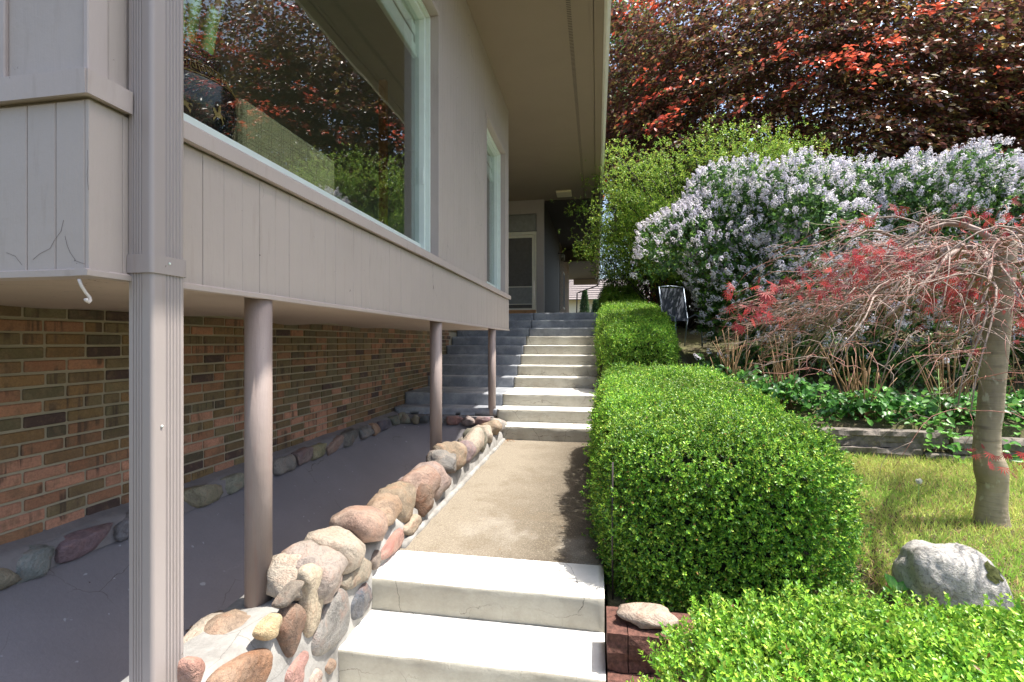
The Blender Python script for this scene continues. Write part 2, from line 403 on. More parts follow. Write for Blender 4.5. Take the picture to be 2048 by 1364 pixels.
def stone(parent, c, dims, col, rot=(0, 0, 0), n=3.2, amp=.16, label=None, name='stone'):
    SC[0] += 1
    o = link(name, stone_mesh(dims, SC[0]*1.37, n, 3, amp), 'stone', parent); o.location = c; o.rotation_euler = rot
    o.color = tuple(x*.60 for x in col)+(1,)
    if label: o['label'] = label
    return o

# =====================================================================
# GROUND AND STEPS
# =====================================================================
XL, XR, XJ, XB, XF = -1.22, .04, -1.385, -2.94, -1.42
def gz(x, y):
    if x < .06:
        return -2.1 if y < 12.5 else .55
    z = np.interp(y, [-3, 1.9, 2.3, 3, 5.75, 8, 13, 40, 300], [-1.75, -1.68, -1.46, -1.38, -1.22, -.35, 1.0, 1.2, 1.2])
    if x > 1.5 and y < 6: z = np.interp(y, [-3, 1.3, 2.0, 3, 5.75], [-1.75, -1.5, -1.37, -1.32, -1.2])
    if y > 5.86 and x > 1.5: z = np.interp(y, [5.86, 8, 13, 40, 300], [-.93, -.5, .9, 1.2, 1.2])
    return float(z) + .025*noise.noise(Vector((x*1.5, y*1.5, 3)))
gx = list(np.arange(-60, -2, 6)) + [-1, 0, .045, .061] + list(np.arange(.1, 6, .12)) + list(np.arange(6, 14, 1)) + list(np.arange(14, 200, 15))
gy = list(np.arange(-20, -2, 3)) + list(np.arange(-2, 5.7, .12)) + [5.80, 5.86] + list(np.arange(5.95, 9, .15)) + [9.5, 10, 11, 12, 12.5, 12.55, 13] + list(np.arange(14, 30, 2)) + list(np.arange(32, 300, 20))
V = [(x, y, gz(x, y)) for y in gy for x in gx]; nx = len(gx)
F = [(j*nx+i, j*nx+i+1, (j+1)*nx+i+1, (j+1)*nx+i) for j in range(len(gy)-1) for i in range(nx-1)]
g = link('ground', py('ground', V, F), 'soil'); g['kind'] = 'structure'
g.data.polygons.foreach_set('use_smooth', [True]*len(F))

st = bpy.data.objects.new('stairs', None); COL.objects.link(st); st['kind'] = 'structure'
def step(name, x0, x1, y0, y1, z0, z1, m, worn=.004, seed=0, top=None):
    """slab with softened, slightly chipped nosing"""
    nx_ = max(2, int((x1-x0)/.035)); prof = [(0, z0), (0, z1-.10), (0, z1-.045), (0, z1-.016), (.005, z1-.005), (.016, z1), (.05, z1), (y1-y0, z1)]
    V = []; F = []
    for i in range(nx_+1):
        x = x0+(x1-x0)*i/nx_
        for k, (dy, z) in enumerate(prof):
            a = noise.noise(Vector((x*9, k*.7, seed)))*worn + noise.noise(Vector((x*2.2, k*.3, seed+5)))*worn*1.2
            V.append((x, y0+dy+(a if k < 7 else 0), z+(a*.6 if 1 < k < 7 else 0)))
    k = len(prof)
    for i in range(nx_):
        for j in range(k-1): F.append((i*k+j, (i+1)*k+j, (i+1)*k+j+1, i*k+j+1))
    b = len(V)
    for i in (0, nx_): V.append((x0 if i == 0 else x1, y1, z0))
    F.append(tuple(range(k))+(b,)); F.append(tuple(nx_*k+j for j in range(k))[::-1]+(b+1,)); 
    F.append((k-1, nx_*k+k-1, b+1, b)); F.append((0, b, b+1, nx_*k))
    me = py(name, V, F); o = link(name, me, m, st)
    me.polygons.foreach_set('use_smooth', [i < nx_*(k-1) for i in range(len(me.polygons))])
    if top:
        me.materials.append(M[top])
        for i, pgn in enumerate(me.polygons):
            if pgn.normal.y < -.6: pgn.material_index = 1
    return o
XLf = -1.30
low = [(.70, 1.02, -2.0, -1.81), (1.06, 1.44, -2.0, -1.81), (1.42, 1.80, -2.0, -1.81)]
step('step', XLf, XR, 1.07, 1.425, -2.15, -1.98, 'step', seed=1, top='riser')
step('step', XLf, XR, 1.43, 1.785, -2.15, -1.81, 'step', seed=2, top='riser')
step('step', XLf, XR, 1.79, 2.14, -2.10, -1.64, 'step', seed=3, top='riser')
step('step', XLf, XR, 2.145, 2.496, -1.95, -1.47, 'step', seed=4, top='riser')
step('step', XLf, XR, 2.50, 2.866, -1.80, -1.30, 'step', seed=5, top='riser')
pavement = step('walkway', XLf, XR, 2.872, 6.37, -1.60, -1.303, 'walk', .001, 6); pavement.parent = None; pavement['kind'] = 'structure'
ys = [6.37, 6.74, 7.14] + [8.18+.36*i for i in range(8)]
zs = [-1.125, -.95, -.775] + [-.597+.1775*i for i in range(8)]
for i, (y, z) in enumerate(zip(ys, zs)):
    y1 = ys[i+1] if i < 10 else 12.95
    zb = (zs[i-1]-.03) if i else -1.5
    mm = 'riser' if i < 8 else 'grey_step'  # grey on the top right steps partly paints in tree shade
    step('step', XJ if i else XL-.03, XR, y, y1, zb-(.4 if i == 0 else 0), z, 'step' if i < 7 else mm, .009, 10+i, top=mm)
    if i: step('step', XB+.005, XJ-.006, y+.008*(i % 2), y1, (-1.05 if i == 1 else zb), z-.003, 'grey_step', .005, 30+i)
pf = box('porch_floor', (-3.2, 12.955, .3), (.04, 30, .64), 'grey_step'); pf['kind'] = 'structure'

# =====================================================================
# HOUSE
# =====================================================================
house = thing('house', 'beige house with vertical siding over a brick base, carried on round posts', 'house')
ZU, Z1, Z2, Z3, Z4, ZS = .187, .205, .69, .775, 2.97, 3.78
# ---- siding, side facade (x = XF) and end facade (y = 1.15)
sid = box('siding', (XF-.13, 1.165, Z1+.004), (XF-.013, 7.80, Z2+.01), 'siding', house)
multibox('wall', [((XF-.13, 1.165, Z2+.012), (XF-.014, 1.40, ZS)), ((XF-.13, 4.27, Z2+.012), (XF-.014, 6.18, ZS)),
                  ((XF-.13, 7.53, Z2+.012), (XF-.014, 7.80, ZS)), ((XF-.13, 1.402, Z4+.002), (XF-.014, 4.268, ZS)),
                  ((XF-.13, 6.182, Z4+.002), (XF-.014, 7.528, ZS))], 'siding', house)
y = 1.15; k = 0
bmesh_b = boxmesh('siding_board', (-.012, 0, 0), (0, .1003, Z2-Z1), .0018); bmesh_b.materials.append(M['siding'])
while y < 7.79:
    o = bpy.data.objects.new('siding_board', bmesh_b); COL.objects.link(o); o.parent = sid
    o.location = (XF+random.uniform(-.0012, .0012), y+.0008, Z1); y += .1015; k += 1
# boards between and beside the windows
up = empty('upper_siding', house)
def upboards(y0, y1, z0, z1):
    me = boxmesh('siding_board', (-.012, 0, 0), (0, .0985, z1-z0), .0022); me.materials.append(M['siding'])
    n_ = max(1, round((y1-y0)/.1015)); w_ = (y1-y0)/n_
    for i in range(n_):
        o = bpy.data.objects.new('siding_board', me); COL.objects.link(o); o.parent = up
        o.location = (XF+random.uniform(-.001, .001), y0+i*w_, z0); o.scale.y = w_/.1015
upboards(4.262, 6.17, Z3, ZS-.002); upboards(7.54, 7.82, Z3, ZS-.002)
upboards(1.35, 4.262, Z4+.05, ZS-.002); upboards(6.17, 7.54, Z4+.05, ZS-.002)
# plain corner boards and end facade
box('corner_board', (XF-.022, 1.151, Z3+.001), (XF-.004, 1.21, ZS), 'trim', house, .003)
box('corner_board', (XF-.024, 1.213, Z3+.001), (XF-.008, 1.36, ZS), 'siding', house, .003)
fr = box('end_wall', (-7.2, 1.168, Z1), (XF-.135, 1.28, ZS), 'siding', house)
me_e = boxmesh('siding_board', (0, -.012, 0), (.0985, 0, Z2-Z1), .0025); me_e.materials.append(M['siding'])
x = XF-.1015-.013
multibox('corner_board', [((XF-.0128, 1.1505, Z1), (XF-.0002, 1.1635, Z2))], 'siding', house, .001)
for i in range(14):
    o = bpy.data.objects.new('siding_board', me_e); COL.objects.link(o); o.parent = fr
    o.location = (x-i*.1015+.0015, 1.1625+random.uniform(-.001, .001), Z1)
box('wall_panel', (-1.716, 1.160, Z3+.001), (XF-.03, 1.1675, ZS), 'siding', house, .002)
box('batten', (-1.75, 1.150, Z3+.001), (-1.718, 1.1675, ZS), 'trim', house, .003)
box('wall_panel', (-3.0, 1.160, Z3+.001), (-1.752, 1.1675, ZS), 'siding', house, .002)
# belt trim on both faces
def prism_y(name, prof, y0, y1, m, parent, nseg=40, wob=.0015):
    V = []; F = []; k = len(prof)
    for i in range(nseg+1):
        yy = y0+(y1-y0)*i/nseg
        for j, (x, z) in enumerate(prof):
            V.append((x+noise.noise(Vector((yy*3, j, 1)))*wob, yy, z+noise.noise(Vector((yy*3, j, 9)))*wob))
    for i in range(nseg):
        for j in range(k):
            j2 = (j+1) % k; F.append((i*k+j, (i+1)*k+j, (i+1)*k+j2, i*k+j2))
    F.append(tuple(range(k))[::-1]); F.append(tuple(nseg*k+j for j in range(k)))
    return link(name, py(name, V, F), m, parent)
prism_y('belt_trim', [(XF-.02, Z2+.012), (XF+.022, Z2+.005), (XF+.024, Z3-.012), (XF-.02, Z3)], 1.128, 1.262, 'trim', house, 6)
V = [(-3.2, 1.163, Z2+.012), (-3.2, 1.126, Z2+.005), (-3.2, 1.124, Z3-.012), (-3.2, 1.165, Z3), (XF+.018, 1.163, Z2+.012), (XF+.018, 1.126, Z2+.005), (XF+.018, 1.124, Z3-.012), (XF+.018, 1.165, Z3)]
link('belt_trim', py('belt_trim', V, [(0, 4, 5, 1), (1, 5, 6, 2), (2, 6, 7, 3), (3, 7, 4, 0), (0, 1, 2, 3), (7, 6, 5, 4)]), 'trim', house)
prism_y('window_sill', [(XF-.10, Z2+.022), (XF+.004, Z2+.012), (XF+.032, Z2+.008), (XF+.034, Z3-.022), (XF+.012, Z3-.006), (XF-.10, Z3+.004)], 1.40, 7.86, 'trim', house, 90)
prism_y('bottom_trim', [(XF-.03, ZU), (XF+.012, ZU), (XF+.014, Z1-.002), (XF+.001, Z1+.004), (XF-.03, Z1+.004)], 1.135, 7.84, 'trim', house, 90)
V = [(x_, y_, z_) for x_ in (-4.2, XF+.010) for (y_, z_) in ((1.20, ZU), (1.138, ZU), (1.137, Z1), (1.149, Z1+.004), (1.20, Z1+.004))]
link('bottom_trim', py('bottom_trim', V, [(0, 5, 6, 1), (1, 6, 7, 2), (2, 7, 8, 3), (3, 8, 9, 4), (4, 9, 5, 0), (0, 1, 2, 3, 4), (9, 8, 7, 6, 5)]), 'trim', house)
# underside panel, slightly sagging at the wall
V = []; F = []
ux = np.linspace(XB-.05, XF-.032, 8); uy = np.linspace(1.20, 7.8, 60)
for yy in uy:
    for i, x in enumerate(ux):
        sag = .02*max(0, 1-(x-XB)/.5)*(.6+noise.noise(Vector((0, yy*1.3, 0)))*2)
        V.append((x, yy, .199-sag))
F = [(j*8+i, (j+1)*8+i, (j+1)*8+i+1, j*8+i+1) for j in range(59) for i in range(7)]
link('underside_panel', py('underside', V, F), 'under', house)
box('underside_panel', (-4.2, 1.20, .205), (XB-.052, 1.9, .22), 'under', house)
box('end_wall', (-3.3, 7.802, ZU+.005), (XF-.001, 7.82, ZS), 'siding', house)
# floor, ceiling, room
box('room_floor', (-6.6, 1.29, .64), (XF-.135, 7.79, .72), 'floor_in', house)
box('room_ceiling', (-6.6, 1.29, 3.2), (XF-.135, 7.79, 3.25), 'wall_in', house)
multibox('room_wall', [((-6.7, 1.29, .64), (-6.6, 7.79, 1.1)), ((-6.7, 1.29, 3.0), (-6.6, 7.79, 3.25)), ((-6.7, 4.2, 1.1), (-6.6, 4.8, 3.0)), ((-6.6, 7.70, .72), (XF-.135, 7.79, 3.2)), ((-6.6, 1.285, .72), (XF-.135, 1.31, 3.2))], 'wall_in', house)  # openings in the unseen back wall added to let sky light in
box('interior_post', (-2.62, 5.55, .72), (-2.53, 5.62, 3.2), 'wood', house, .004)
# ---- windows
def window(y0, y1, blindz, name='window'):
    wn = empty(name, house)
    gxp = XF-.150
    # casing (painted) around the recess
    multibox('casing', [((XF-.075, y1-.030, Z3+.002), (XF+.006, y1, Z4)), ((XF-.075, y0, Z3+.002), (XF+.006, y0+.030, Z4)), ((XF-.075, y0+.001, Z4+.001), (XF+.008, y1-.001, Z4+.05))], 'trim', wn, .002)
    a, b = y0+.032, y1-.032
    f1 = .055
    multibox('frame', [((gxp-.05, b-f1, Z3+.006), (gxp+.04, b, Z4-.002)), ((gxp-.05, a, Z3+.006), (gxp+.04, a+f1, Z4-.002)),
        ((gxp-.05, a+f1, Z4-f1), (gxp+.04, b-f1, Z4-.002)), ((gxp-.05, a+f1, Z3+.006), (gxp+.006, b-f1, Z3+.108)),
        ((gxp+.041, b-.020, Z3+.006), (gxp+.078, b+.001, Z4-.004)), ((gxp+.041, a+.001, Z4-.022), (gxp+.078, b-.021, Z4-.003))], 'white', wn, .0015)
    box('pane', (gxp-.012, a+f1-.004, Z3+.10), (gxp-.008, b-f1+.004, Z4-f1+.004), 'glass', wn)
    bl = []
    zz = blindz
    while zz < Z4-.08: bl.append(((gxp-.055-.02*(len(bl) % 2), a+.03, zz+.03), (gxp-.045-.02*(len(bl) % 2), b-.05, zz+.115))); zz += .085
    multibox('blind', bl, 'blind', wn, .001)
    box('blind_bar', (gxp-.07, a+.03, blindz-.01), (gxp-.03, b-.05, blindz+.03), 'white', wn, .01, 2)
    return wn
w1 = window(1.36, 4.262, 2.58)
w2 = window(6.17, 7.54, 2.52)
box('latch', (XF-.135, 4.168, 1.42), (XF-.112, 4.176, 1.58), 'white', w1, .003)
# ---- roof: soffit, vent strip, fascia, gutter
box('soffit', (-7, 1.10, ZS), (-.035, 12.93, ZS+.06), 'soffit', house); box('soffit', (-7, 12.932, ZS-.01), (-.0805, 29.6, ZS+.06), 'shade_siding', house)
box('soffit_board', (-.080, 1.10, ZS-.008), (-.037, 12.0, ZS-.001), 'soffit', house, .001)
box('soffit_board', (-.080, 12.006, ZS-.008), (-.037, 29.6, ZS-.001), 'shade_siding', house, .001)
box('fascia_board', (-.030, 1.10, ZS-.02), (.085, 29.6, ZS+.16), 'soffit', house, .003)
prism_y('gutter', [(.087, ZS+.14), (.087, ZS-.012), (.115, ZS-.022), (.135, ZS-.005), (.14, ZS+.03), (.165, ZS+.06), (.165, ZS+.14)], 1.08, 29.5, 'gutter', house, 50)
multibox('roof', [((-7, 1.05, ZS+.165), (.10, 29.7, ZS+.24))], 'roof', house)
vs = []
yy = 2.6
while yy < 16:
    vs.append(((-.335, yy, ZS-.002), (-.285, yy+.007, ZS+.001))); yy += .03 + max(0, yy-7)*.006
vo = multibox('vent_strip', vs, 'dark', house); vo['kind'] = 'stuff'
box('vent_frame', (-.365, 1.2, ZS-.0022), (-.352, 16, ZS+.001), 'soffit', house); box('vent_frame', (-.268, 1.2, ZS-.0022), (-.255, 16, ZS+.001), 'soffit', house)
box('light_fixture', (-1.0, 12.1, ZS-.05), (-.62, 12.55, ZS+.005), 'lamp', house, .01)
# ---- brick base wall with bricks
bw = box('brick_wall', (XB-.25, 1.3, -1.6), (XB-.010, 12.4, .60), 'mortar', house)
box('brick_wall', (XB-.25, 7.83, .60), (XB-.008, 12.4, ZS), 'mortar', house)
BRK = 1.22
BR = [(.27, .125, .065), (.23, .125, .06), (.30, .13, .07), (.15, .115, .06), (.19, .13, .065), (.17, .105, .05), (.13, .095, .045), (.20, .12, .05), (.10, .075, .045), (.065, .035, .03), (.36, .16, .09), (.16, .11, .055), (.24, .13, .055)]
BR = [(c_[0]*BRK*.88, c_[1]*BRK*.97, c_[2]*BRK*.98) for c_ in BR]
def bm_brick(ln):
    me = boxmesh('brick', (-.045, -ln/2, -.0290), (0, ln/2, .0290), .004); 
    for v in me.vertices: v.co += noise.noise_vector(v.co*31)*.0016
    me.materials.append(M['brick']); return me
b1, b2 = bm_brick(.199), bm_brick(.094)
cand = []
row = 0; z = -1.0
while z < .19:
    yy = 1.62 + (.107 if row % 2 else 0) + random.uniform(-.01, .01)
    while yy < 9.4:
        half = random.random() < .10; ln = .097 if half else .203
        cand.append((yy+ln/2, z, half)); yy += ln+.0115
    row += 1; z += .0725
# upper bricks beyond the bay corner, where the stairs rise along the wall
while z < 1.2:
    yy = 8.0 + (.107 if row % 2 else 0)
    while yy < 12.3: cand.append((yy+.1, z, False)); yy += .2145
    row += 1; z += .0725
vis = [c for c in cand if c[0] > 1.9]; vis.sort(key=lambda c: c[0])
near, far = vis[:296], vis[296:] + [c for c in cand if c[0] <= 1.9]
for yy, zz, half in near:
    o = bpy.data.objects.new('brick', b2 if half else b1); COL.objects.link(o); o.parent = bw
    o.location = (XB+random.uniform(-.001, .003), yy, zz+random.uniform(-.0015, .0015)); o.rotation_euler = (random.uniform(-.008, .008), 0, random.uniform(-.01, .01))
    cc = random.choice(BR); s_ = random.uniform(.85, 1.2); 
    if zz < -.5 and random.random() < .4: cc = (.50, .25, .16)
    o.color = tuple(x*s_ for x in cc)+(1,)
V = []; F = []; C = []
for yy, zz, half in far:
    b = len(V); h = (.097 if half else .203)/2; cc = random.choice(BR); s_ = random.uniform(.85, 1.2)
    for dx, dy, dz in ((0, -h, -.03), (0, h, -.03), (0, h, .03), (0, -h, .03), (-.02, -h-.002, -.032), (-.02, h+.002, -.032), (-.02, h+.002, .032), (-.02, -h-.002, .032)):
        V.append((XB+dx, yy+dy, zz+dz)); C += [cc[0]*s_, cc[1]*s_, cc[2]*s_, 1]
    F += [(b, b+1, b+2, b+3), (b, b+4, b+5, b+1), (b+1, b+5, b+6, b+2), (b+2, b+6, b+7, b+3), (b+3, b+7, b+4, b)]
me = py('far_bricks', V, F); a = me.attributes.new('c', 'FLOAT_COLOR', 'POINT'); a.data.foreach_set('color', C)
o = link('brickwork', me, 'far_brick', bw); o['kind'] = 'stuff'
# ---- stone band below the bricks
band = box('stone_band', (XB-.01, 1.0, -1.3), (XB+.10, 6.70, -1.05), 'band_mortar', house)
V = []; F = []
for i in range(60):
    yy = 1.0+5.72*i/59; n_ = noise.noise(Vector((0, yy*4, 2)))*.02
    V += [(XB-.01, yy, -1.015+n_*.5), (XB+.06, yy, -1.035+n_), (XB+.135+n_, yy, -1.06), (XB+.15+n_*.6, yy, -1.175)]
F = [(i*4+j, i*4+j+1, (i+1)*4+j+1, (i+1)*4+j) for i in range(59) for j in range(3)]
me = py('ledge', V, F); me.polygons.foreach_set('use_smooth', [True]*len(me.polygons)); link('ledge', me, 'band_mortar', house)
SCOL = [(.30, .20, .17), (.24, .23, .22), (.12, .13, .14), (.34, .25, .18), (.28, .24, .20), (.20, .17, .15), (.36, .22, .17)]
yy = 1.1
while yy < 6.6:
    ln = random.uniform(.15, .38)
    stone(band, (XB+.125, yy+ln/2, -1.11+random.uniform(-.006, .006)), (.12, ln-.004, random.uniform(.125, .15)), [c*random.uniform(1.2, 1.9) for c in random.choice(SCOL)], (random.uniform(-.08, .08), random.uniform(-.25, 0), 0), 7, .16)
    yy += ln+.012
bf = box('stone_band', (XB+.02, 6.66, -1.25), (XJ-.05, 6.735, -1.055), 'band_mortar', house)
xx = XB+.1
while xx < XJ-.2:
    ln = random.uniform(.11, .26)
    stone(bf, (xx+ln/2, 6.655, -1.115), (ln-.005, .09, .125), [c*random.uniform(1., 1.6) for c in random.choice(SCOL)], (0, 0, 0), 4, .2); xx += ln+.012
# ---- basin
V = []; F = []; nb = 70; prof_n = 14
ysb = np.linspace(.6, 6.66, nb)
for yy in ysb:
    e = min(1, max(0, (6.64-yy)/.55)); ee = math.sin(e*math.pi/2)
    for j in range(prof_n):
        s_ = j/(prof_n-1); x = XB+.13 + (XL-.2-XB-.13)*s_
        d = (x-(XB+.13)); depth = .42*min(1, d/.62); depth = .42*math.sin(min(1, d/.72)*math.pi/2)
        V.append((x, yy, -1.17-depth*ee - .012*noise.noise(Vector((x*2, yy*2, 0))) ))
F = [(i*prof_n+j, i*prof_n+j+1, (i+1)*prof_n+j+1, (i+1)*prof_n+j) for i in range(nb-1) for j in range(prof_n-1)]
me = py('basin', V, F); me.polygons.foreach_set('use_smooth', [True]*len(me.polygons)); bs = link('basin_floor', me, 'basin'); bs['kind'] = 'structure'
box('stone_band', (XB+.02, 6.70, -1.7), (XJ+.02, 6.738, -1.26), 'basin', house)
# ---- posts
XP = -1.475
def post(u, r, vb):
    D = 970*XP/((u-1193)*math.cos(TH)); Y = (D+XP*math.sin(TH))/math.cos(TH); zb = -(vb-684)/970*D
    lathe('support_post', [(r, zb-.05), (r, .205)], 'post', house, 32, (XP, Y, 0))
    return Y, zb
p1 = post(517, .0555, 1195); p2 = post(872, .056, 924); p3 = post(984, .055, 842)
# ---- downspout
ds = empty('downspout', house)
def spout(x0, x1, y0, y1, z0, z1, name, ribs=True, parent=ds, ex=0):
    pts = []
    r_ = .012
    def run(a, b, k):
        # points from a to b with ribs
        out = []
        n_ = 60
        for i in range(n_+1):
            t_ = i/n_; d = 0
            if ribs:
                for c0 in k:
                    if abs(t_-c0) < .028: d = -.0055*(1-abs(t_-c0)/.028)
            out.append((t_, d))
        return out
    # -y face from x0 to x1, then +x face y0..y1, then close
    for t_, d in run(0, 1, (.18, .3, .42, .54) if ribs else ()):
        if t_*(x1-x0) > (x1-x0)-r_: continue
        pts.append((x0+(x1-x0)*t_, y0-d))
    for i in range(1, 6):
        a = math.pi/2*i/6; pts.append((x1-r_+r_*math.sin(a), y0+r_-r_*math.cos(a)))
    for t_, d in run(0, 1, (.42, .52, .62, .72, .82) if ribs else ()):
        if t_*(y1-y0) < r_ or t_*(y1-y0) > (y1-y0)-r_: continue
        pts.append((x1+d, y0+(y1-y0)*t_))
    for i in range(1, 6):
        a = math.pi/2*i/6; pts.append((x1-r_+r_*math.cos(a), y1-r_+r_*math.sin(a)))
    pts.append((x0, y1))
    k = len(pts); V = [(x, y, z) for z in (z0, z1) for x, y in pts]
    F = [(j, (j+1) % k, k+(j+1) % k, k+j) for j in range(k)]+[tuple(range(k))[::-1], tuple(range(k, 2*k))]
    return link(name, py(name, V, F), 'spout', parent)
spout(XF+.003, XF+.086, 1.268, 1.389, -2.1, .235, 'pipe')
spout(XF+.003, XF+.085, 1.267, 1.390, .235, ZS, 'pipe')
spout(XF+.002, XF+.091, 1.262, 1.395, .212, .268, 'coupling', False)
lathe('rivet', [(.004, 0), (.004, .002), (.002, .004)], 'white', ds, 10); rv = ds.children[-1]; rv.rotation_euler = (0, R(90), 0); rv.location = (XF+.0915, 1.323, .247)
rv = link('rivet', rv.data, None, ds); rv.rotation_euler = (0, R(90), 0); rv.location = (XF+.087, 1.30, -.262)
# ---- hook below the corner
hk = [at_x(158, 558, XF-.02), at_x(163, 572, XF-.02), at_x(172, 586, XF-.02), at_x(179, 594, XF-.02), at_x(181, 601, XF-.02), at_x(178, 605, XF-.02), at_x(173, 601, XF-.02), at_x(171, 597, XF-.02)]
tubes('hook', [(hk, [.0042]*6+[.005, .005])], 'paint_white', house, 8)
def on_front(u, v):
    a = (u-1024)/970; D = 1.1488/(a*math.sin(TH)+math.cos(TH)); return (D*(a*math.cos(TH)-math.sin(TH)), 1.1488, -(v-684)/970*D)
for k_, pts in enumerate(([(127, 440), (122, 462), (108, 482), (100, 497), (80, 507), (66, 519)], [(130, 472), (134, 490), (140, 505), (152, 522), (170, 528)], [(175, 300), (176, 330), (174, 350), (177, 380)], [(12, 505), (30, 512), (44, 530)])):
    tubes('paint_crack', [([on_front(*p_) for p_ in pts], .0004)], 'metal', house, 4)
# ---- entry recess: door, transom, far wall
multibox('entry_wall', [((-1.57, 12.80, .64), (-1.37, 12.92, ZS-.001)), ((-3.0, 12.82, 3.42), (-1.572, 12.92, ZS)), ((-2.92, 12.82, .64), (-2.50, 12.92, 3.418))], 'trim', house)
dr = empty('entry_door', house)
multibox('door_frame', [((-1.63, 12.79, .82), (-1.575, 12.86, 2.94)), ((-2.495, 12.79, .82), (-2.44, 12.86, 2.94)), ((-2.438, 12.79, 2.86), (-1.632, 12.86, 2.94))], 'cream', dr, .004)
multibox('door_stile', [((-1.69, 12.80, .86), (-1.64, 12.84, 2.85)), ((-2.43, 12.80, .86), (-2.38, 12.84, 2.85)), ((-2.378, 12.80, 2.78), (-1.692, 12.84, 2.85)), ((-2.378, 12.80, 1.46), (-1.692, 12.84, 1.485)), ((-2.378, 12.80, 1.0), (-1.692, 12.84, 1.02)), ((-2.378, 12.80, .86), (-1.692, 12.84, .90))], 'cream', dr, .002)
box('door_screen', (-2.378, 12.815, 1.487), (-1.692, 12.83, 2.778), 'screen', dr)
box('door_panel', (-2.378, 12.815, 1.022), (-1.692, 12.83, 1.458), 'panel', dr); box('door_panel', (-2.378, 12.815, .902), (-1.692, 12.83, .998), 'screen', dr)
box('threshold', (-2.5, 12.72, .645), (-1.575, 12.785, .85), 'wood', dr, .006)
box('transom', (-2.5, 12.80, 2.95), (-1.585, 12.86, 3.41), 'panel', house, .05, 4)
# long wall beyond the entry
lw = box('side_wall', (-1.55, 12.925, .64), (-1.385, 18.3, ZS-.001), 'shade_siding', house)
me = boxmesh('siding_board', (0, 0, 0), (.013, .19, ZS-.65), .003); me.materials.append(M['shade_siding'])
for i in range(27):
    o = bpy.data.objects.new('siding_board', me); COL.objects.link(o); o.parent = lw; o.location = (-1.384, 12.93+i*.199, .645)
fb = box('brick_pier', (-1.7, 18.35, .6), (-1.36, 24.5, ZS-.002), 'mortar', house)
V = []; F = []; C = []
z = .66; row = 0
while z < ZS-.05:
    yy = 18.36 + (.107 if row % 2 else 0)
    while yy < 24.2:
        b = len(V); cc = random.choice(BR); s_ = 1.15
        for dx, dy, dz in ((0, 0, -.03), (0, .2, -.03), (0, .2, .03), (0, 0, .03)): V.append((-1.355+dx, yy+dy, z+dz)); C += [cc[0]*s_, cc[1]*s_, cc[2]*s_, 1]
        F.append((b, b+1, b+2, b+3)); yy += .2145
    z += .0725; row += 1
me = py('pier_bricks', V, F); a = me.attributes.new('c', 'FLOAT_COLOR', 'POINT'); a.data.foreach_set('color', C); o = link('brickwork', me, 'far_brick', fb); o['kind'] = 'stuff'
wf = box('window', (-1.40, 20.0, 1.4), (-1.345, 21.0, 2.9), 'cream', house); box('pane', (-1.41, 20.06, 1.46), (-1.338, 20.94, 2.84), 'dark', wf)
box('beam', (-1.35, 20.0, 3.30), (-.04, 20.15, ZS-.011), 'soffit', house, .01)
box('end_beam', (-1.36, 29.3, 3.45), (.08, 29.45, ZS-.021), 'soffit', house, .01)
lp = empty('wall_lamp', house)
lathe('lamp_shade', [(.03, -.12), (.075, -.1), (.075, .1), (.03, .14)], 'cream', lp, 12, (-1.2, 17.6, 3.05)); box('lamp_arm', (-1.37, 17.58, 3.19), (-1.18, 17.62, 3.22), 'metal', lp)
tubes('drain_pipe', [([(.10, 29.4, 3.70), (.10, 29.4, 3.45), (.02, 29.4, 3.35), (-1.15, 29.4, 2.95), (-1.2, 29.4, .7)], .04)], 'metal', house, 8)

# =====================================================================
# FIELDSTONE WALL
# =====================================================================
sw = thing('stone_wall', 'low fieldstone wall with pale mortar between grey basin and concrete steps', 'stone wall')
# mortar core
V = []; F = []; ny, px = 110, []
prof = [(-1.66, -1.75), (-1.655, -1.45), (-1.645, -1.22), (-1.60, -1.165), (-1.53, -1.15), (-1.45, -1.145), (-1.36, -1.12), (-1.29, -1.125), (-1.242, -1.165), (-1.230, -1.30), (-1.225, -1.45), (-1.222, -1.6), (-1.215, -1.8), (-1.21, -2.1)]
k = len(prof)
for i in range(ny+1):
    yy = .75+(6.66-.75)*i/ny
    for j, (x, z) in enumerate(prof):
        d = noise.noise_vector(Vector((x*7, yy*7, z*7)))*.018 + noise.noise_vector(Vector((x*2, yy*2.2, z*2)))*.012
        dz = -.02 if (2 <= j <= 8 and yy > 3) else 0
        V.append((x+d.x, yy, z+d.z+dz))
F = [(i*k+j, i*k+j+1, (i+1)*k+j+1, (i+1)*k+j) for i in range(ny) for j in range(k-1)]
F.append(tuple(range(k))[::-1]); F.append(tuple(ny*k+j for j in range(k)))
me = py('mortar', V, F); me.polygons.foreach_set('use_smooth', [True]*len(me.polygons)); link('mortar', me, 'stone_mortar', sw)
bead = [(XL+.004+noise.noise(Vector((0, y_*3, 0)))*.012, y_, -1.303) for y_ in np.arange(2.9, 6.36, .04)]
o = tubes('mortar_bead', [(bead, [.026+.012*noise.noise(Vector((y_[1]*6, 2, 0))) for y_ in bead])], 'stone_mortar', sw, 8)
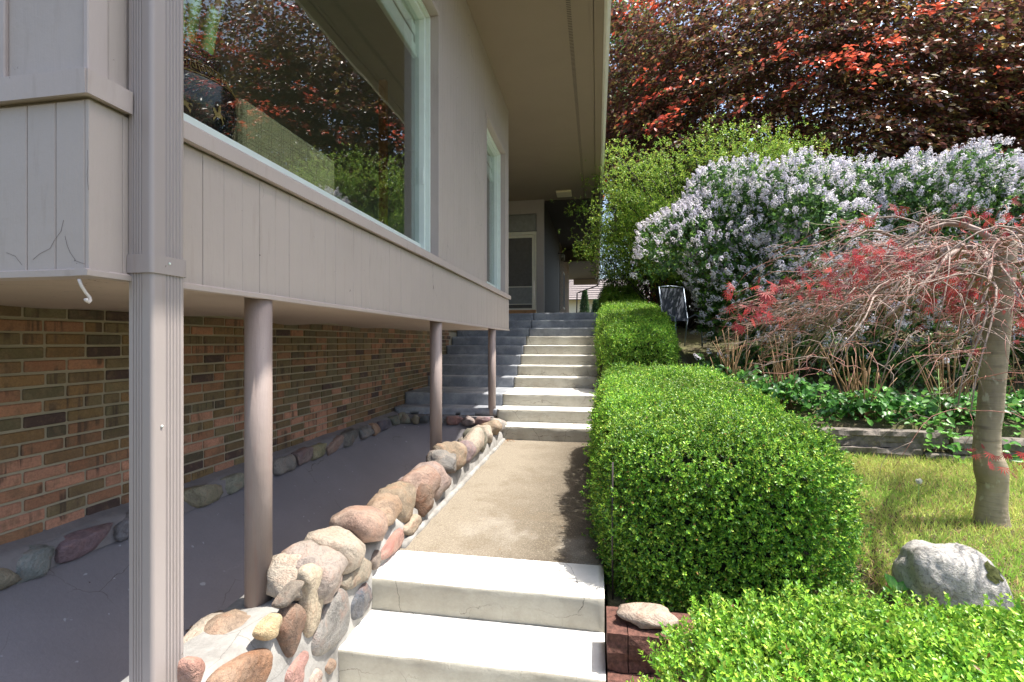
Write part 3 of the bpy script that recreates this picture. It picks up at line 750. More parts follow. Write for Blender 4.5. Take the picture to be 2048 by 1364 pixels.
# cap stones: (u0,u1,v0,v1,colour,lean)
def cap(u0, u1, v0, v1, col, X=-1.30, th=.27, n=2.9, amp=.14, tilt=0, label=None):
    a = at_x(u0, v1, X); b = at_x(u1, v0, X); m_ = at_x((u0+u1)/2, (v0+v1)/2, X)
    wy = abs(b[1]-a[1])*.92; h = (v1-v0)/970*(m_[1]*.985+.22)
    stone(sw, (X-.02+random.uniform(-.025, .02), m_[1], m_[2]), (th*random.uniform(.8, 1.05), max(.06, wy*.84), max(.08, h*.94)), col, (random.uniform(-.32, .32)+tilt, random.uniform(-.1, .1), random.uniform(-.12, .12)), n, amp, label)
PK, CR, TN, GR, DK, BN, RS = (.50, .33, .25), (.62, .53, .42), (.42, .32, .21), (.27, .26, .24), (.10, .10, .11), (.22, .12, .07), (.45, .22, .18)
for s_ in [(990, 1006, 838, 868, (.55, .52, .47)), (976, 992, 842, 878, TN), (962, 982, 850, 892, CR), (946, 966, 858, 908, (.24, .24, .18)),
           (922, 958, 867, 920, CR), (912, 934, 882, 930, (.36, .27, .27)), (884, 918, 884, 938, TN), (876, 898, 902, 950, GR),
           (840, 884, 924, 1000, (.45, .34, .30)), (812, 858, 938, 1012, PK), (818, 842, 962, 1040, BN), (776, 822, 972, 1060, TN),
           (734, 792, 996, 1058, (.5, .34, .22)), (684, 764, 1018, 1096, PK), (634, 716, 1058, 1142, CR), (580, 672, 1090, 1200, (.52, .44, .38)),
           (560, 640, 1115, 1180, CR)]:
    cap(*s_, amp=.17 if s_[4] != CR else .10)
# stones filling the top and the inner side
for i in range(26):
    yy = 1.75+i*.19+random.uniform(-.04, .04)
    if abs(yy-p1[0]) < .13 or abs(yy-p2[0]) < .12 or abs(yy-p3[0]) < .1: continue
    stone(sw, (-1.50+random.uniform(-.04, .03), yy, -1.20+random.uniform(-.02, .015)), (random.uniform(.2, .3), random.uniform(.14, .22), .13), [c*random.uniform(.8, 1.1) for c in random.choice([PK, CR, TN, GR, RS])], (0, 0, random.uniform(-.3, .3)), 2.8, .16)
stone(sw, (-1.52, 1.70, -1.205), (.26, .36, .12), CR, (0, .05, .2), 3.5, .12)
stone(sw, (-1.40, 1.44, -1.22), (.30, .40, .13), (.55, .50, .42), (0, .05, -.1), 3.5, .12)
stone(sw, (-1.50, 1.18, -1.22), (.32, .25, .13), TN, (0, 0, .3), 3.2, .14)
# face stones set flush in the mortar of the sunny side: outline (y, z), bulging proud of the wall
def face_poly(pts, col, X=-1.236, h=.034):
    P = []
    for a, b in pts:
        q = at_x(360+.4134*a, 800+.4134*b, X); P.append((q[1], q[2]))
    n0 = len(P); cy = sum(p_[0] for p_ in P)/n0; cz = sum(p_[1] for p_ in P)/n0; Q = []
    for i in range(n0):
        a, b = P[i], P[(i+1) % n0]
        for t_ in (0, .25, .5, .75): Q.append((a[0]+(b[0]-a[0])*t_, a[1]+(b[1]-a[1])*t_))
    for _ in range(2): Q = [((Q[k-1][0]+2*Q[k][0]+Q[(k+1) % len(Q)][0])/4, (Q[k-1][1]+2*Q[k][1]+Q[(k+1) % len(Q)][1])/4) for k in range(len(Q))]
    SC[0] += 1; sd = SC[0]*2.3; m_ = len(Q); V = []; F = []
    rings = [(1.08, -.6), (1.12, .15), (1.06, .6), (.92, .9), (.6, 1.0), (.3, 1.05)]
    for rr_, hh in rings:
        for k, (y_, z_) in enumerate(Q):
            py_, pz_ = cy+(y_-cy)*rr_, cz+(z_-cz)*rr_
            d = noise.noise(Vector((py_*16, pz_*16, sd)))*.014 + noise.noise(Vector((py_*45, pz_*45, sd)))*.006
            e = noise.noise(Vector((py_*20, pz_*20, sd+9)))*.004
            V.append((hh*h+d*(hh > 0), py_-cy+e, pz_-cz+e))
    for a in range(len(rings)-1):
        for k in range(m_): k2 = (k+1) % m_; F.append((a*m_+k, a*m_+k2, (a+1)*m_+k2, (a+1)*m_+k))
    V.append((h*1.05, 0, 0)); b = len(V)-1; a = (len(rings)-1)*m_
    for k in range(m_): F.append((a+k, a+(k+1) % m_, b))
    area = sum(Q[k][0]*Q[(k+1) % m_][1]-Q[(k+1) % m_][0]*Q[k][1] for k in range(m_))
    if area < 0: F = [f[::-1] for f in F]
    me = py('stone', V, F); me.polygons.foreach_set('use_smooth', [True]*len(me.polygons))
    o = link('stone', me, 'stone', sw); o.location = (X, cy, cz); o.color = tuple(c_*.72 for c_ in col)+(1,)
for pts, col in [
    ([(625, 1190), (660, 1080), (760, 910), (800, 960), (805, 1090), (740, 1180), (640, 1245)], (.24, .24, .23)),
    ([(815, 985), (890, 870), (912, 960), (900, 1000), (835, 1062), (815, 1050)], (.10, .12, .15)),
    ([(775, 870), (870, 755), (912, 790), (905, 850), (850, 890), (785, 920)], (.32, .28, .21)),
    ([(916, 780), (945, 725), (956, 740), (950, 800), (922, 822)], (.28, .22, .18)),
    ([(955, 755), (1055, 615), (1068, 650), (1040, 725), (968, 775)], (.46, .22, .18)),
    ([(370, 1140), (400, 1080), (470, 1025), (475, 1060), (440, 1130), (400, 1162)], (.66, .50, .28)),
    ([(465, 1110), (505, 1010), (578, 990), (584, 1080), (568, 1150), (512, 1248), (490, 1180)], (.20, .12, .08)),
    ([(462, 990), (535, 895), (568, 872), (560, 912), (484, 1003)], (.13, .11, .09)),
    ([(150, 1370), (225, 1290), (405, 1200), (422, 1260), (380, 1364), (330, 1480), (150, 1480)], (.33, .17, .09)),
    ([(588, 830), (640, 800), (672, 850), (665, 960), (653, 1090), (620, 1138), (594, 1115), (598, 950)], (.60, .50, .36)),
    ([(688, 790), (738, 760), (764, 830), (754, 900), (704, 972), (664, 980), (668, 880)], (.52, .40, .34)),
    ([(490, 1364), (512, 1290), (588, 1215), (598, 1250), (562, 1364), (520, 1440)], (.48, .26, .22)),
    ([(685, 1300), (718, 1242), (735, 1278), (708, 1328)], (.28, .18, .12)),
    ([(604, 1370), (640, 1290), (670, 1330), (655, 1430), (612, 1440)], (.55, .40, .34)),
    ([(20, 1260), (80, 1240), (100, 1300), (70, 1380), (20, 1390)], (.50, .24, .18)),
    ([(430, 1400), (480, 1380), (500, 1460), (440, 1500)], (.26, .25, .24)),
    ([(1075, 630), (1140, 545), (1160, 590), (1100, 660)], (.42, .32, .22))]:
    face_poly(pts, col)

# =====================================================================
# RETAINING BLOCKS, STAKE, TIMBERS, ROCK
# =====================================================================
rb = thing('block_wall', 'low retaining edge of dark red split-face blocks beside the bottom step', 'retaining wall')
def block(a, b, z0, z1, y0, y1):
    bm = bmesh.new(); bmesh.ops.create_cube(bm, size=1); bmesh.ops.subdivide_edges(bm, edges=bm.edges[:], cuts=3, use_grid_fill=True)
    for v in bm.verts:
        v.co = Vector(((v.co.x+.5)*(b-a)+a, (v.co.y+.5)*(y1-y0)+y0, (v.co.z+.5)*(z1-z0)+z0))
        if v.co.y < y0+.01: v.co += Vector((0, noise.noise(v.co*17)*.018-.004, 0))
        v.co += noise.noise_vector(v.co*9)*.003
    me = bpy.data.meshes.new('block'); bm.to_mesh(me); bm.free(); link('block', me, 'block', rb)
for a, b in ((.047, .135), (.139, .33), (.334, .52)): block(a, b, -1.455, -1.295, 2.20, 2.42)
for a, b in ((.047, .23), (.234, .42), (.424, .6)): block(a, b, -1.62, -1.46, 2.12, 2.36)
for a, b in ((.047, .16), (.164, .35), (.354, .54)): block(a, b, -1.785, -1.625, 2.06, 2.3)
o = link('stone', stone_mesh((.24, .14, .07), 91.3, 3, 3, .15), 'stone'); o.location = (.225, 2.31, -1.265); o.color = (.42, .33, .26, 1)
tag(o, 'flat tan fieldstone lying on the dark red blocks', 'stone')
o = tubes('metal_stake', [([(.088, 2.72, -1.42), (.086, 2.72, -1.05), (.087, 2.72, -.66)], .0055)], 'metal', None, 6); tag(o, 'thin rusty metal stake at the path corner of the large boxwood hedge', 'stake')

def timber(x0, y0, x1, y1, z0, z1, w_, label):
    n_ = 40; V = []; F = []
    d = Vector((x1-x0, y1-y0, 0)); nrm = Vector((d.y, -d.x, 0)).normalized()
    pr = [(0, 0), (.008, .3), (-.006, .35), (.006, .62), (-.01, .68), (.004, .95), (.04, 1.0), (.6, 1.0), (1, .98), (1, 0)]
    for i in range(n_+1):
        c = Vector((x0, y0, 0)) + d*(i/n_)
        for j, (a, h) in enumerate(pr):
            nn = noise.noise(Vector((i*.45, j*1.7, z0*9)))*.04 if j < 7 else 0
            q = c + nrm*(nn) - nrm*(a*w_ if a > .1 else a); V.append((q.x, q.y, z0+h*(z1-z0)+nn*.4))
    k = len(pr); F = [(i*k+j, (i+1)*k+j, (i+1)*k+(j+1) % k, i*k+(j+1) % k) for i in range(n_) for j in range(k)]
    F += [tuple(range(k)), tuple(n_*k+j for j in range(k))[::-1]]
    o = link('timber', py('timber', V, F), 'timber'); return tag(o, label, 'timber')
timber(1.3, 5.72, 3.55, 5.66, -1.10, -.93, .16, 'weathered grey timber, upper one at the left of the shrub bed edge')
timber(1.2, 5.69, 3.3, 5.63, -1.27, -1.104, .16, 'weathered grey timber, lowest, half buried behind the large hedge')
timber(3.57, 5.62, 7.0, 5.45, -1.14, -.97, .16, 'weathered grey timber along the bed behind the maple trunk')
timber(3.32, 5.60, 7.0, 5.42, -1.30, -1.144, .16, 'buried grey timber under the one behind the maple trunk')

rk = thing('boulder', 'pale rounded grey boulder with a dark moss patch on the grass', 'rock', (1.80, 2.86, -1.285))
bm = bmesh.new(); bmesh.ops.create_icosphere(bm, subdivisions=5, radius=1)
for v in bm.verts:
    q = v.co.copy(); n_ = 2.5; q /= (abs(q.x)**n_+abs(q.y)**n_+abs(q.z)**n_)**(1/n_)
    q *= 1+noise.noise(q*1.2+Vector((4, 2, 7)))*.22+noise.noise(q*3.5)*.06+noise.noise(q*9)*.022 - .03*max(0, noise.noise(q*5+Vector((3, 3, 3))))
    v.co = Vector((q.x*.212, q.y*.20, q.z*.235))
    v.co.z += -.22*v.co.x
for f in bm.faces: f.smooth = True
me = bpy.data.meshes.new('boulder'); bm.to_mesh(me)
o = link('rock', me, 'stone', rk); o.color = (.44, .41, .36, 1); 
m, t, p = mat('boulder_stone'); c = coord(t)
n1 = noisen(t, 6, 6, .7, c, .5); n2 = noisen(t, 55, 4, .8, c); n3 = noisen(t, 2.2, 4, .6, coord(t, (1, 1, 3)))
cc = mixc(t, ramp(t, n3, .4, .7), (.55, .52, .47), (.38, .36, .33)); cc = mixc(t, ramp(t, n1, .52, .68, 0, .6), cc, (.22, .20, .18)); cc = mixc(t, ramp(t, n2, .5, .66, 0, .65), cc, (.12, .11, .10))
L(t, cc, p.inputs['Base Color']); p.inputs['Roughness'].default_value = .85; bump(t, p, mathn(t, 'ADD', mathn(t, 'MULTIPLY', n1, 2), n2), .8, .02); me.materials[0] = m
# moss patch: raised crust following the rock
bmm = bmesh.new(); sel = []
c0 = Vector((.10, -.11, .135))
for f in bm.faces:
    c_ = f.calc_center_median(); d = c_-c0; d.x *= 1.5; d.z *= .9; a_ = d.x*.8+d.y*.6
    if d.length < .06*(1+.9*noise.noise(c_*22)) : sel.append(f)
vm = {}
for f in sel:
    vv = []
    for v in f.verts:
        if v.index not in vm: vm[v.index] = bmm.verts.new(v.co*1.018)
        vv.append(vm[v.index])
    bmm.faces.new(vv)
me = bpy.data.meshes.new('moss'); bmm.to_mesh(me); bmm.free(); bm.free(); link('moss_patch', me, 'moss', rk)

# =====================================================================
# PLANTS
# =====================================================================
def sprigs(n_s, P, Nr, k, ln, spread, upw=.25):
    """n_s sprigs at P with outward normals: k leaves each, returns base, dir, normal"""
    D = unit(Nr + rng.normal(0, spread, (n_s, 3)) + np.array([0, 0, upw]))
    A = unit(np.cross(D, rng.normal(0, 1, (n_s, 3)))); B = np.cross(D, A)
    t_ = (np.arange(k)//2)/(max(1, k//2))
    sd = np.where(np.arange(k) % 2, 1., -1.); al = ((np.arange(k)//2) % 2)
    Pb = P[:, None, :] + D[:, None, :]*(t_[None, :, None]*ln)
    sv = np.where(al[None, :, None] == 0, A[:, None, :], B[:, None, :])*sd[None, :, None]
    Dl = unit(D[:, None, :]*(.55+.6*t_[None, :, None]) + sv*.9 + rng.normal(0, .25, (n_s, k, 3)))
    Nl = unit(D[:, None, :] - sv*.3 + rng.normal(0, .3, (n_s, k, 3)))
    return Pb.reshape(-1, 3), Dl.reshape(-1, 3), Nl.reshape(-1, 3)
def hedge(name, label, c, half, n_s, k=8, leaf=.017, slope=0, cols=None, wts=None, ex=4.5, noise_a=.05, tw=.035, yb=None, faces=(1, 1, 1), six=False, grp=None, xs=0, cut=None):
    root = thing(name, label, 'hedge', (c[0], c[1], c[2]-half[2]), grp)
    c = np.array(c, float); h = np.array(half, float)
    ar = np.array([h[1]*h[2], h[0]*h[2], h[0]*h[1]])*np.array(faces); ax = rng.choice(3, n_s, p=ar/ar.sum())
    q = rng.uniform(-1, 1, (n_s, 3)); sg = np.where(rng.random(n_s) < .5, -1., 1.); sg = np.where(ax == 2, 1., sg)
    q[np.arange(n_s), ax] = sg
    nn = (np.abs(q)**ex).sum(1)**(1/ex); s_ = q/nn[:, None]
    nr = unit(np.sign(s_)*np.abs(s_)**(ex-1)/h)
    P = c + s_*h
    nz = vn(P, 3.2, 1.)*noise_a + vn(P, 8.5, 5.)*noise_a*.5
    dep = rng.exponential(.034, n_s); pop = rng.random(n_s) < .06; dep = np.where(pop, -rng.uniform(.01, .055, n_s), dep)
    P = P + nr*(nz-dep)[:, None]
    P[:, 2] += slope*(P[:, 1]-c[1]); P[:, 0] += xs*(P[:, 1]-c[1])
    if cut is not None: kp = cut(P); P = P[kp]; nr = nr[kp]; dep = dep[kp]; nz = nz[kp]
    m_ = len(P); b, d, nl = sprigs(m_, P, nr, k, tw, .45)
    C = colmix(len(b), cols, wts, .25)
    cl = np.repeat(np.clip(.5+.5*vn(P, 2.3, 9.)+rng.normal(0, .25, m_), 0, 1), k)[:, None]
    C = C*(.68+.85*cl)
    loc = np.array([c[0], c[1], c[2]-half[2]])
    leafmesh('foliage', b-loc, d, nl, leaf*rng.uniform(.75, 1.25, len(b)), leaf*.58, C, 'gloss_leaf', root, six)
    # added solid dark core that blocks light inside the hedge
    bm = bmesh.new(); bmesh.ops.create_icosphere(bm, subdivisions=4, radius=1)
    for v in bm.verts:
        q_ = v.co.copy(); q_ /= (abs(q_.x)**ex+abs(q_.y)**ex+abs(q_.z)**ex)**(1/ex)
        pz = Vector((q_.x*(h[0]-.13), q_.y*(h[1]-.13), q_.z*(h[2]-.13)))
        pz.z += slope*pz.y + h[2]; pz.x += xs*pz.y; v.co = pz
    me = bpy.data.meshes.new('core'); bm.to_mesh(me); bm.free(); link('light_block_core', me, 'dark_core', root)
    return root
M['dark_core'] = m_simple('hedge_light_block', (.018, .02, .01), 1, var=.5)
BOX = [(.055, .16, .022), (.13, .31, .03), (.28, .49, .045), (.44, .58, .07), (.32, .16, .05)]
hedge('boxwood_hedge', 'large clipped boxwood hedge filling the middle beside the walkway', (.695, 4.40, -.93), (.67, 1.76, .52), 42000, 8, .0175, .07, BOX, (3.4, 4, 3.0, 1.4, .10), 6.5, .06, .035, faces=(.9, 3.6, 1.5))
hedge('boxwood_hedge', 'middle clipped boxwood hedge beside the upper stairs', (.64, 9.0, .05), (.60, 1.65, .56), 22000, 6, .021, .21, BOX, (3, 4, 4, 2, .05), 4.2, .05, .04, faces=(.8, 6, 1.2))
hedge('boxwood_hedge', 'farthest clipped boxwood hedge at the top of the stairs', (.60, 12.5, .72), (.52, 1.8, .62), 9000, 5, .026, .19, BOX, (3, 4, 4, 3, .05), 3.2, .07, .045)
FR = [(.11, .29, .03), (.23, .47, .04), (.38, .62, .06), (.52, .66, .10), (.3, .12, .05)]
hedge('boxwood_hedge', 'foreground clipped bright green boxwood hedge at the bottom right', (1.12, 1.36, -1.20), (.98, .50, .385), 24000, 8, .0165, -.02, FR, (3, 4, 3, 1, .05), 4.0, .035, .036, faces=(.8, .6, 2.2))

# ---- lilacs
def blob_pts(n_, c, r, zmin=None, shell=.35):
    d = unit(rng.normal(0, 1, (n_, 3))); rr = 1-shell*rng.random(n_)**2
    d[:, 2] = np.where(d[:, 2] < -.55, -d[:, 2], d[:, 2])
    P = np.array(c)+d*rr[:, None]*np.array(r); nr = unit(d/np.array(r))
    P = P+nr*(vn(P, 2.2, 3.)*.24+vn(P, 5., 8.)*.14)[:, None]
    return P, nr
def lilac(label, blobs, nl, nf, base):
    root = thing('lilac_bush', label, 'lilac bush', base, 'pale flowering lilac bushes behind the maple')
    Ps = []; Ns = []; FP = []; FN = []
    vol = np.array([b[1][0]*b[1][2]+b[1][1]*b[1][2] for b in blobs]); vol = vol/vol.sum()
    for (c, r), w_ in zip(blobs, vol):
        P, n_ = blob_pts(int(nl*w_), c, r); Ps.append(P); Ns.append(n_)
        P, n_ = blob_pts(int(nf*w_), c, r, shell=.06); FP.append(P+n_*.05); FN.append(n_)
    P = np.concatenate(Ps); Nn = np.concatenate(Ns); b = np.array(base)
    b_, d, nl_ = sprigs(len(P), P, Nn, 4, .06, .6, .1)
    leafmesh('foliage', b_-b, d, nl_, .075*rng.uniform(.6, 1.2, len(b_)), .045, colmix(len(b_), [(.04, .10, .025), (.07, .17, .035), (.18, .36, .05)], (4, 3, 1.3)), 'leaf', root)
    P = np.concatenate(FP); Nn = np.concatenate(FN)
    keep = (rng.random(len(P)) < np.clip((P[:, 2]+.35)*1.2, .06, 1)) & (P[:, 1] < b[1]+.9) & ((Nn[:, 2] > -.15) | (rng.random(len(P)) < .35)); P = P[keep]; Nn = Nn[keep]; m_ = len(P); kf = 34
    ax = unit(Nn+np.array([0, 0, .5])+rng.normal(0, .3, (m_, 3))); L_ = rng.uniform(.08, .14, m_)
    t_ = rng.random((m_, kf)); ang = rng.uniform(0, 2*math.pi, (m_, kf)); A = unit(np.cross(ax, rng.normal(0, 1, (m_, 3)))); B = np.cross(ax, A)
    rad = (.036*(1-t_*.75)+.004)
    off = A[:, None, :]*(np.cos(ang)*rad)[..., None]+B[:, None, :]*(np.sin(ang)*rad)[..., None]
    Q = P[:, None, :]+ax[:, None, :]*(t_*L_[:, None])[..., None]+off; Q = Q.reshape(-1, 3)
    out = unit(off+ax[:, None, :]*.02).reshape(-1, 3); dd = unit(np.cross(out, rng.normal(0, 1, out.shape)))
    L2 = rng.uniform(.7, 1.15, m_); tone = np.repeat(rng.uniform(0, 1, m_), kf)[:, None]
    C = np.array([(.80, .76, .88)])*tone+np.array([(.90, .86, .88)])*(1-tone); C = C*rng.uniform(.75, 1.1, (len(Q), 1))*np.repeat(L2, kf)[:, None]
    leafmesh('blossom', Q-dd*.011-b, dd, out, .023, .021, C, 'petal', root, fold=.15)
    # stems
    paths = []
    for i in range(16):
        c, r = blobs[i % len(blobs)]; a = rng.uniform(0, 6.28)
        p0 = np.array([b[0]+rng.normal(0, .25), b[1]+rng.normal(0, .2), b[2]-.1]); p2 = np.array(c)+np.array([math.cos(a)*r[0]*.5, math.sin(a)*r[1]*.4, .2])
        p1_ = (p0+p2)/2+rng.normal(0, .15, 3); paths.append(([p0-b, p1_-b, p2-b], [.03, .022, .01]))
    tubes('stem', paths, 'dark_twig', root, 5)
    return root
lilac('left lilac bush thick with white panicles, a trunk and garden chair beneath', [((1.78, 8.25, 1.5), (1.02, .9, .86)), ((2.5, 8.3, .8), (.95, .9, 1.1)), ((3.1, 8.0, 1.1), (1.1, .95, 1.45)), ((2.1, 8.6, 2.05), (.75, .8, .75)), ((3.4, 7.6, .3), (1.0, .6, .95)), ((2.3, 8.1, .35), (.6, .6, .6)), ((2.9, 7.4, -.35), (1.5, .4, .5))], 8500, 3500, (2.6, 8.2, -.4))
lilac('right lilac bush with pale blossom, behind the bare weeping maple', [((5.0, 8.3, 1.1), (1.5, 1.0, 1.55)), ((4.3, 8.5, 1.55), (1.1, .8, 1.2)), ((3.7, 8.9, 1.9), (.9, .7, .95)), ((6.8, 8.6, 1.25), (1.6, 1.1, 1.65)), ((4.6, 7.6, .25), (1.3, .7, .95)), ((6.3, 7.6, .3), (1.4, .7, 1.0)), ((5.8, 8.8, 1.95), (1.5, .8, .9)), ((5.6, 7.3, -.35), (2.0, .45, .5))], 11000, 4000, (5.6, 8.2, -.4))

# ---- bright green shrub with visible stems
root = thing('honeysuckle_shrub', 'tall loose yellow-green shrub brushing the eave beyond the lilacs', 'shrub', (2.05, 11.1, .15))
b = np.array((2.05, 11.1, .15)); tips = []; paths = []
for i in range(125):
    a = rng.uniform(0, 6.28); rr = rng.uniform(.3, 1)**.6; H = rng.uniform(1.5, 4.7)*(1-.16*rr)
    tip = np.array([2.4+math.cos(a)*rr*2.7, 11.1+math.sin(a)*rr*1.1, .15+H]); p0 = b+np.array([rng.normal(0, .3), rng.normal(0, .25), 0])
    mid = p0*.5+tip*.5+np.array([rng.normal(0, .15), rng.normal(0, .15), .35]); paths.append(([p0-b, p0*.72+mid*.28+rng.normal(0, .05, 3)-b, mid-b, tip*.7+mid*.3+[0, 0, .12]-b, tip-b], [.022, .018, .012, .008, .004]))
    tips.append(tip); tips.append(tip*.7+mid*.3+[0, 0, .12]); tips.append(mid*.8+tip*.2)
tubes('stem', paths, 'dark_twig', root, 4)
tips = np.array(tips); n_ = 20000; P = tips[rng.integers(0, len(tips), n_)]+rng.normal(0, 1, (n_, 3))*np.array([.26, .24, .11])
n0 = unit(P-np.array([2.15, 11.1, 1.4])); b_, d, nl_ = sprigs(n_, P, n0*.5, 6, .11, .6, .1); nl_ = unit(nl_*.5+np.array([0, 0, .8]))
leafmesh('foliage', b_-b, d, nl_, .046*rng.uniform(.6, 1.3, len(b_)), .022, colmix(len(b_), [(.17, .33, .035), (.30, .47, .05), (.48, .57, .07), (.10, .20, .03)], (3, 3.5, 1.6, 1.4)), 'leaf', root)
# small overhanging branch at the eave belongs to a second, lower shrub hugging the stairs
root = thing('privet_shrub', 'green shrub with thin arching stems directly right of the far eave', 'shrub', (.85, 14.2, .95))
b = np.array((.85, 14.2, .95)); paths = []; tips = []
for i in range(40):
    a = rng.uniform(0, 6.28); tip = b+np.array([math.cos(a)*.8+.15, math.sin(a)*.6, rng.uniform(.8, 3.2)]); p0 = b+np.array([rng.normal(0, .2), rng.normal(0, .15), 0]); mid = (p0+tip)/2+rng.normal(0, .12, 3)
    paths.append(([p0-b, mid-b, tip-b], [.018, .012, .005])); tips += [tip, mid*.3+tip*.7]
tubes('stem', paths, 'dark_twig', root, 4)
tips = np.array(tips); n_ = 4200; P = tips[rng.integers(0, len(tips), n_)]+rng.normal(0, 1, (n_, 3))*np.array([.2, .2, .16])
b_, d, nl_ = sprigs(n_, P, unit(rng.normal(0, 1, (n_, 3))), 6, .1, .6, .1)
leafmesh('foliage', b_-b, d, nl_, .045*rng.uniform(.6, 1.3, len(b_)), .022, colmix(len(b_), [(.14, .30, .04), (.26, .42, .06), (.08, .18, .04)], (3, 2, 2)), 'leaf', root)

# ---- copper beech
def beech(label, c, r, base, nspray, front=None, dens=1.):
    root = thing('copper_beech', label, 'tree', base); b = np.array(base, float)
    c = np.array(c, float); r = np.array(r, float)
    d = unit(rng.normal(0, 1, (nspray, 3))); rr = rng.uniform(.30, 1.0, nspray)**.7
    C0 = c+d*rr[:, None]*r; C0 += (vn(C0, 1.1, 2.)*.45)[:, None]*d
    C0 = C0[(C0[:, 2] > base[2]+.7) & ((C0[:, 0] > 1.7) | ((C0[:, 0] > .9) & (C0[:, 2] > 3.5)) | (C0[:, 2] > 6.0))]; m_ = len(C0)
    # each spray: flat, drooping, elongated branchlet with alternate leaves
    out = unit((C0-c)*np.array([1, 1, .15])+rng.normal(0, 1.2, (m_, 3))*np.array([1, 1, .1])); out[:, 2] -= .28; out = unit(out)
    side = unit(np.cross(out, np.array([0, 0, 1.]))); nrm = np.cross(side, out)
    k = 22; t_ = rng.uniform(0, 1, (m_, k)); s_ = rng.uniform(-1, 1, (m_, k))*(.34*(1-.6*t_))
    Ls = rng.uniform(.6, 1.2, m_)
    P = C0[:, None, :]+out[:, None, :]*(t_*Ls[:, None])[..., None]+side[:, None, :]*s_[..., None]+nrm[:, None, :]*(-.25*t_**2-.25*np.abs(s_)+rng.normal(0, .035, (m_, k)))[..., None]
    D = unit(out[:, None, :]*.7+side[:, None, :]*np.sign(s_)[..., None]*.8+np.array([0, 0, -.35])+rng.normal(0, .35, (m_, k, 3)))
    Nn = unit(nrm[:, None, :]+rng.normal(0, .45, (m_, k, 3)))
    # new growth on outer tips is red
    outer = (np.linalg.norm((C0-c)/r, axis=1) > .84)
    red = np.clip((vn(C0, .9, 11.)*2.6-.55), 0, 1)*outer
    cols = np.array([(.080, .030, .026), (.14, .055, .034), (.24, .16, .04), (.09, .085, .026), (.27, .085, .045)]); ci = rng.choice(5, (m_, k), p=[.25, .24, .16, .23, .12]); C = cols[ci]
    rd = (rng.random((m_, k)) < red[:, None]*.9)[..., None]; C = np.where(rd, np.array([(.75, .10, .045)])*rng.uniform(.6, 1.3, (m_, k, 1)), C)
    C = C*rng.uniform(.75, 1.3, (m_, k, 1))
    P = P.reshape(-1, 3); leafmesh('foliage', P-b, D.reshape(-1, 3), Nn.reshape(-1, 3),   .150*rng.uniform(.65, 1.2, len(P)), .088, C.reshape(-1, 3), 'beech_leaf', root, six=False, fold=.18)
    paths = [([np.array((0, 0, -.3)), np.array((.05, 0, 1.5)), np.array((0, .1, 3.5)), c-b+[0, 0, r[2]*.4]], [.34, .27, .2, .05])]
    for i in range(26):
        tgt = C0[rng.integers(0, m_)]-b; st_ = np.array((0, .05, rng.uniform(1.4, 4.5))); mid = (st_+tgt)/2+[0, 0, .3]; paths.append(([st_, mid, tgt], [.05, .03, .01]))
    for i in range(0, m_, 6):
        p0 = C0[i]-b; p1_ = p0+out[i]*Ls[i]-nrm[i]*.22; paths.append(([p0-out[i]*.5, p0, p1_], [.012, .008, .003]))
    tubes('trunk_and_branches', paths, 'dark_twig', root, 4)
    return root
beech('huge copper beech with dark red-brown leaves filling the upper right', (5.6, 15.6, 5.8), (8.2, 4.4, 5.9), (6.4, 15.8, .9), 9300)
beech('second copper beech farther right, its red leaves behind the lilac', (16.0, 15.0, 5.8), (6.4, 4.6, 5.4), (16., 15.0, .9), 4600)
# background green trees closing the view
def green_tree(label, base, r, hgt, n_, cols, grp='green trees in the distance'):
    root = thing('background_tree', label, 'tree', base, grp); b = np.array(base, float); P = []
    for i in range(9):
        cc = np.array([rng.normal(0, r*.4), rng.normal(0, r*.35), hgt*rng.uniform(.35, .85)]); q, nn = blob_pts(n_//9, cc, (r*.5, r*.5, hgt*.22), shell=.6); P.append(q)
    P = np.concatenate(P); b_, d, nl_ = sprigs(len(P), P, unit(rng.normal(0, 1, P.shape)), 4, .2, .6)
    leafmesh('crown', b_, d, nl_, .2, .12, colmix(len(b_), cols, (3, 2, 1)), 'leaf', root)
    tubes('trunk', [([(0, 0, -.3), (.1, 0, hgt*.4), (0, 0, hgt*.8)], [.25, .18, .05])], 'dark_twig', root, 6)
G1 = [(.07, .15, .03), (.14, .26, .05), (.22, .34, .07)]
green_tree('distant light green tree showing through the gaps beside the eave', (2.5, 22, 1), 3.6, 13, 6500, G1)
green_tree('distant green tree behind the copper beech', (10, 26, 1), 4, 10, 3600, G1)
green_tree('distant green tree at the far right behind the second beech', (20, 27, 1), 4.5, 10, 3600, G1)
green_tree('distant dark green tree behind the neighbouring roof', (-3, 55, 1), 6, 13, 2400, G1)
# evergreen at the end of the passage
def conifer(label, base, r, h):
    root = thing('evergreen_shrub', label, 'shrub', base, 'dark evergreens at the end of the passage'); n_ = 2500; z = rng.uniform(0, 1, n_); a = rng.uniform(0, 6.28, n_); rr = r*(1-z*.8)*rng.uniform(.5, 1, n_)
    P = np.stack([np.cos(a)*rr, np.sin(a)*rr, z*h], 1); b_, d, nl_ = sprigs(n_, P, unit(P*[1, 1, 0]+[0, 0, .3]), 4, .08, .4)
    leafmesh('foliage', b_, d, nl_, .09, .03, colmix(len(b_), [(.02, .06, .02), (.04, .1, .03), (.1, .2, .05)], (4, 3, 1)), 'leaf', root); tubes('stem', [([(0, 0, 0), (0, 0, h*.8)], [.05, .02])], 'dark_twig', root, 5)
conifer('dark upright evergreen at the end of the covered passage', (-.75, 31.5, .55), .55, 2.7)
conifer('lighter evergreen right of the dark one at the passage end', (-.05, 32.5, .55), .6, 2.2)
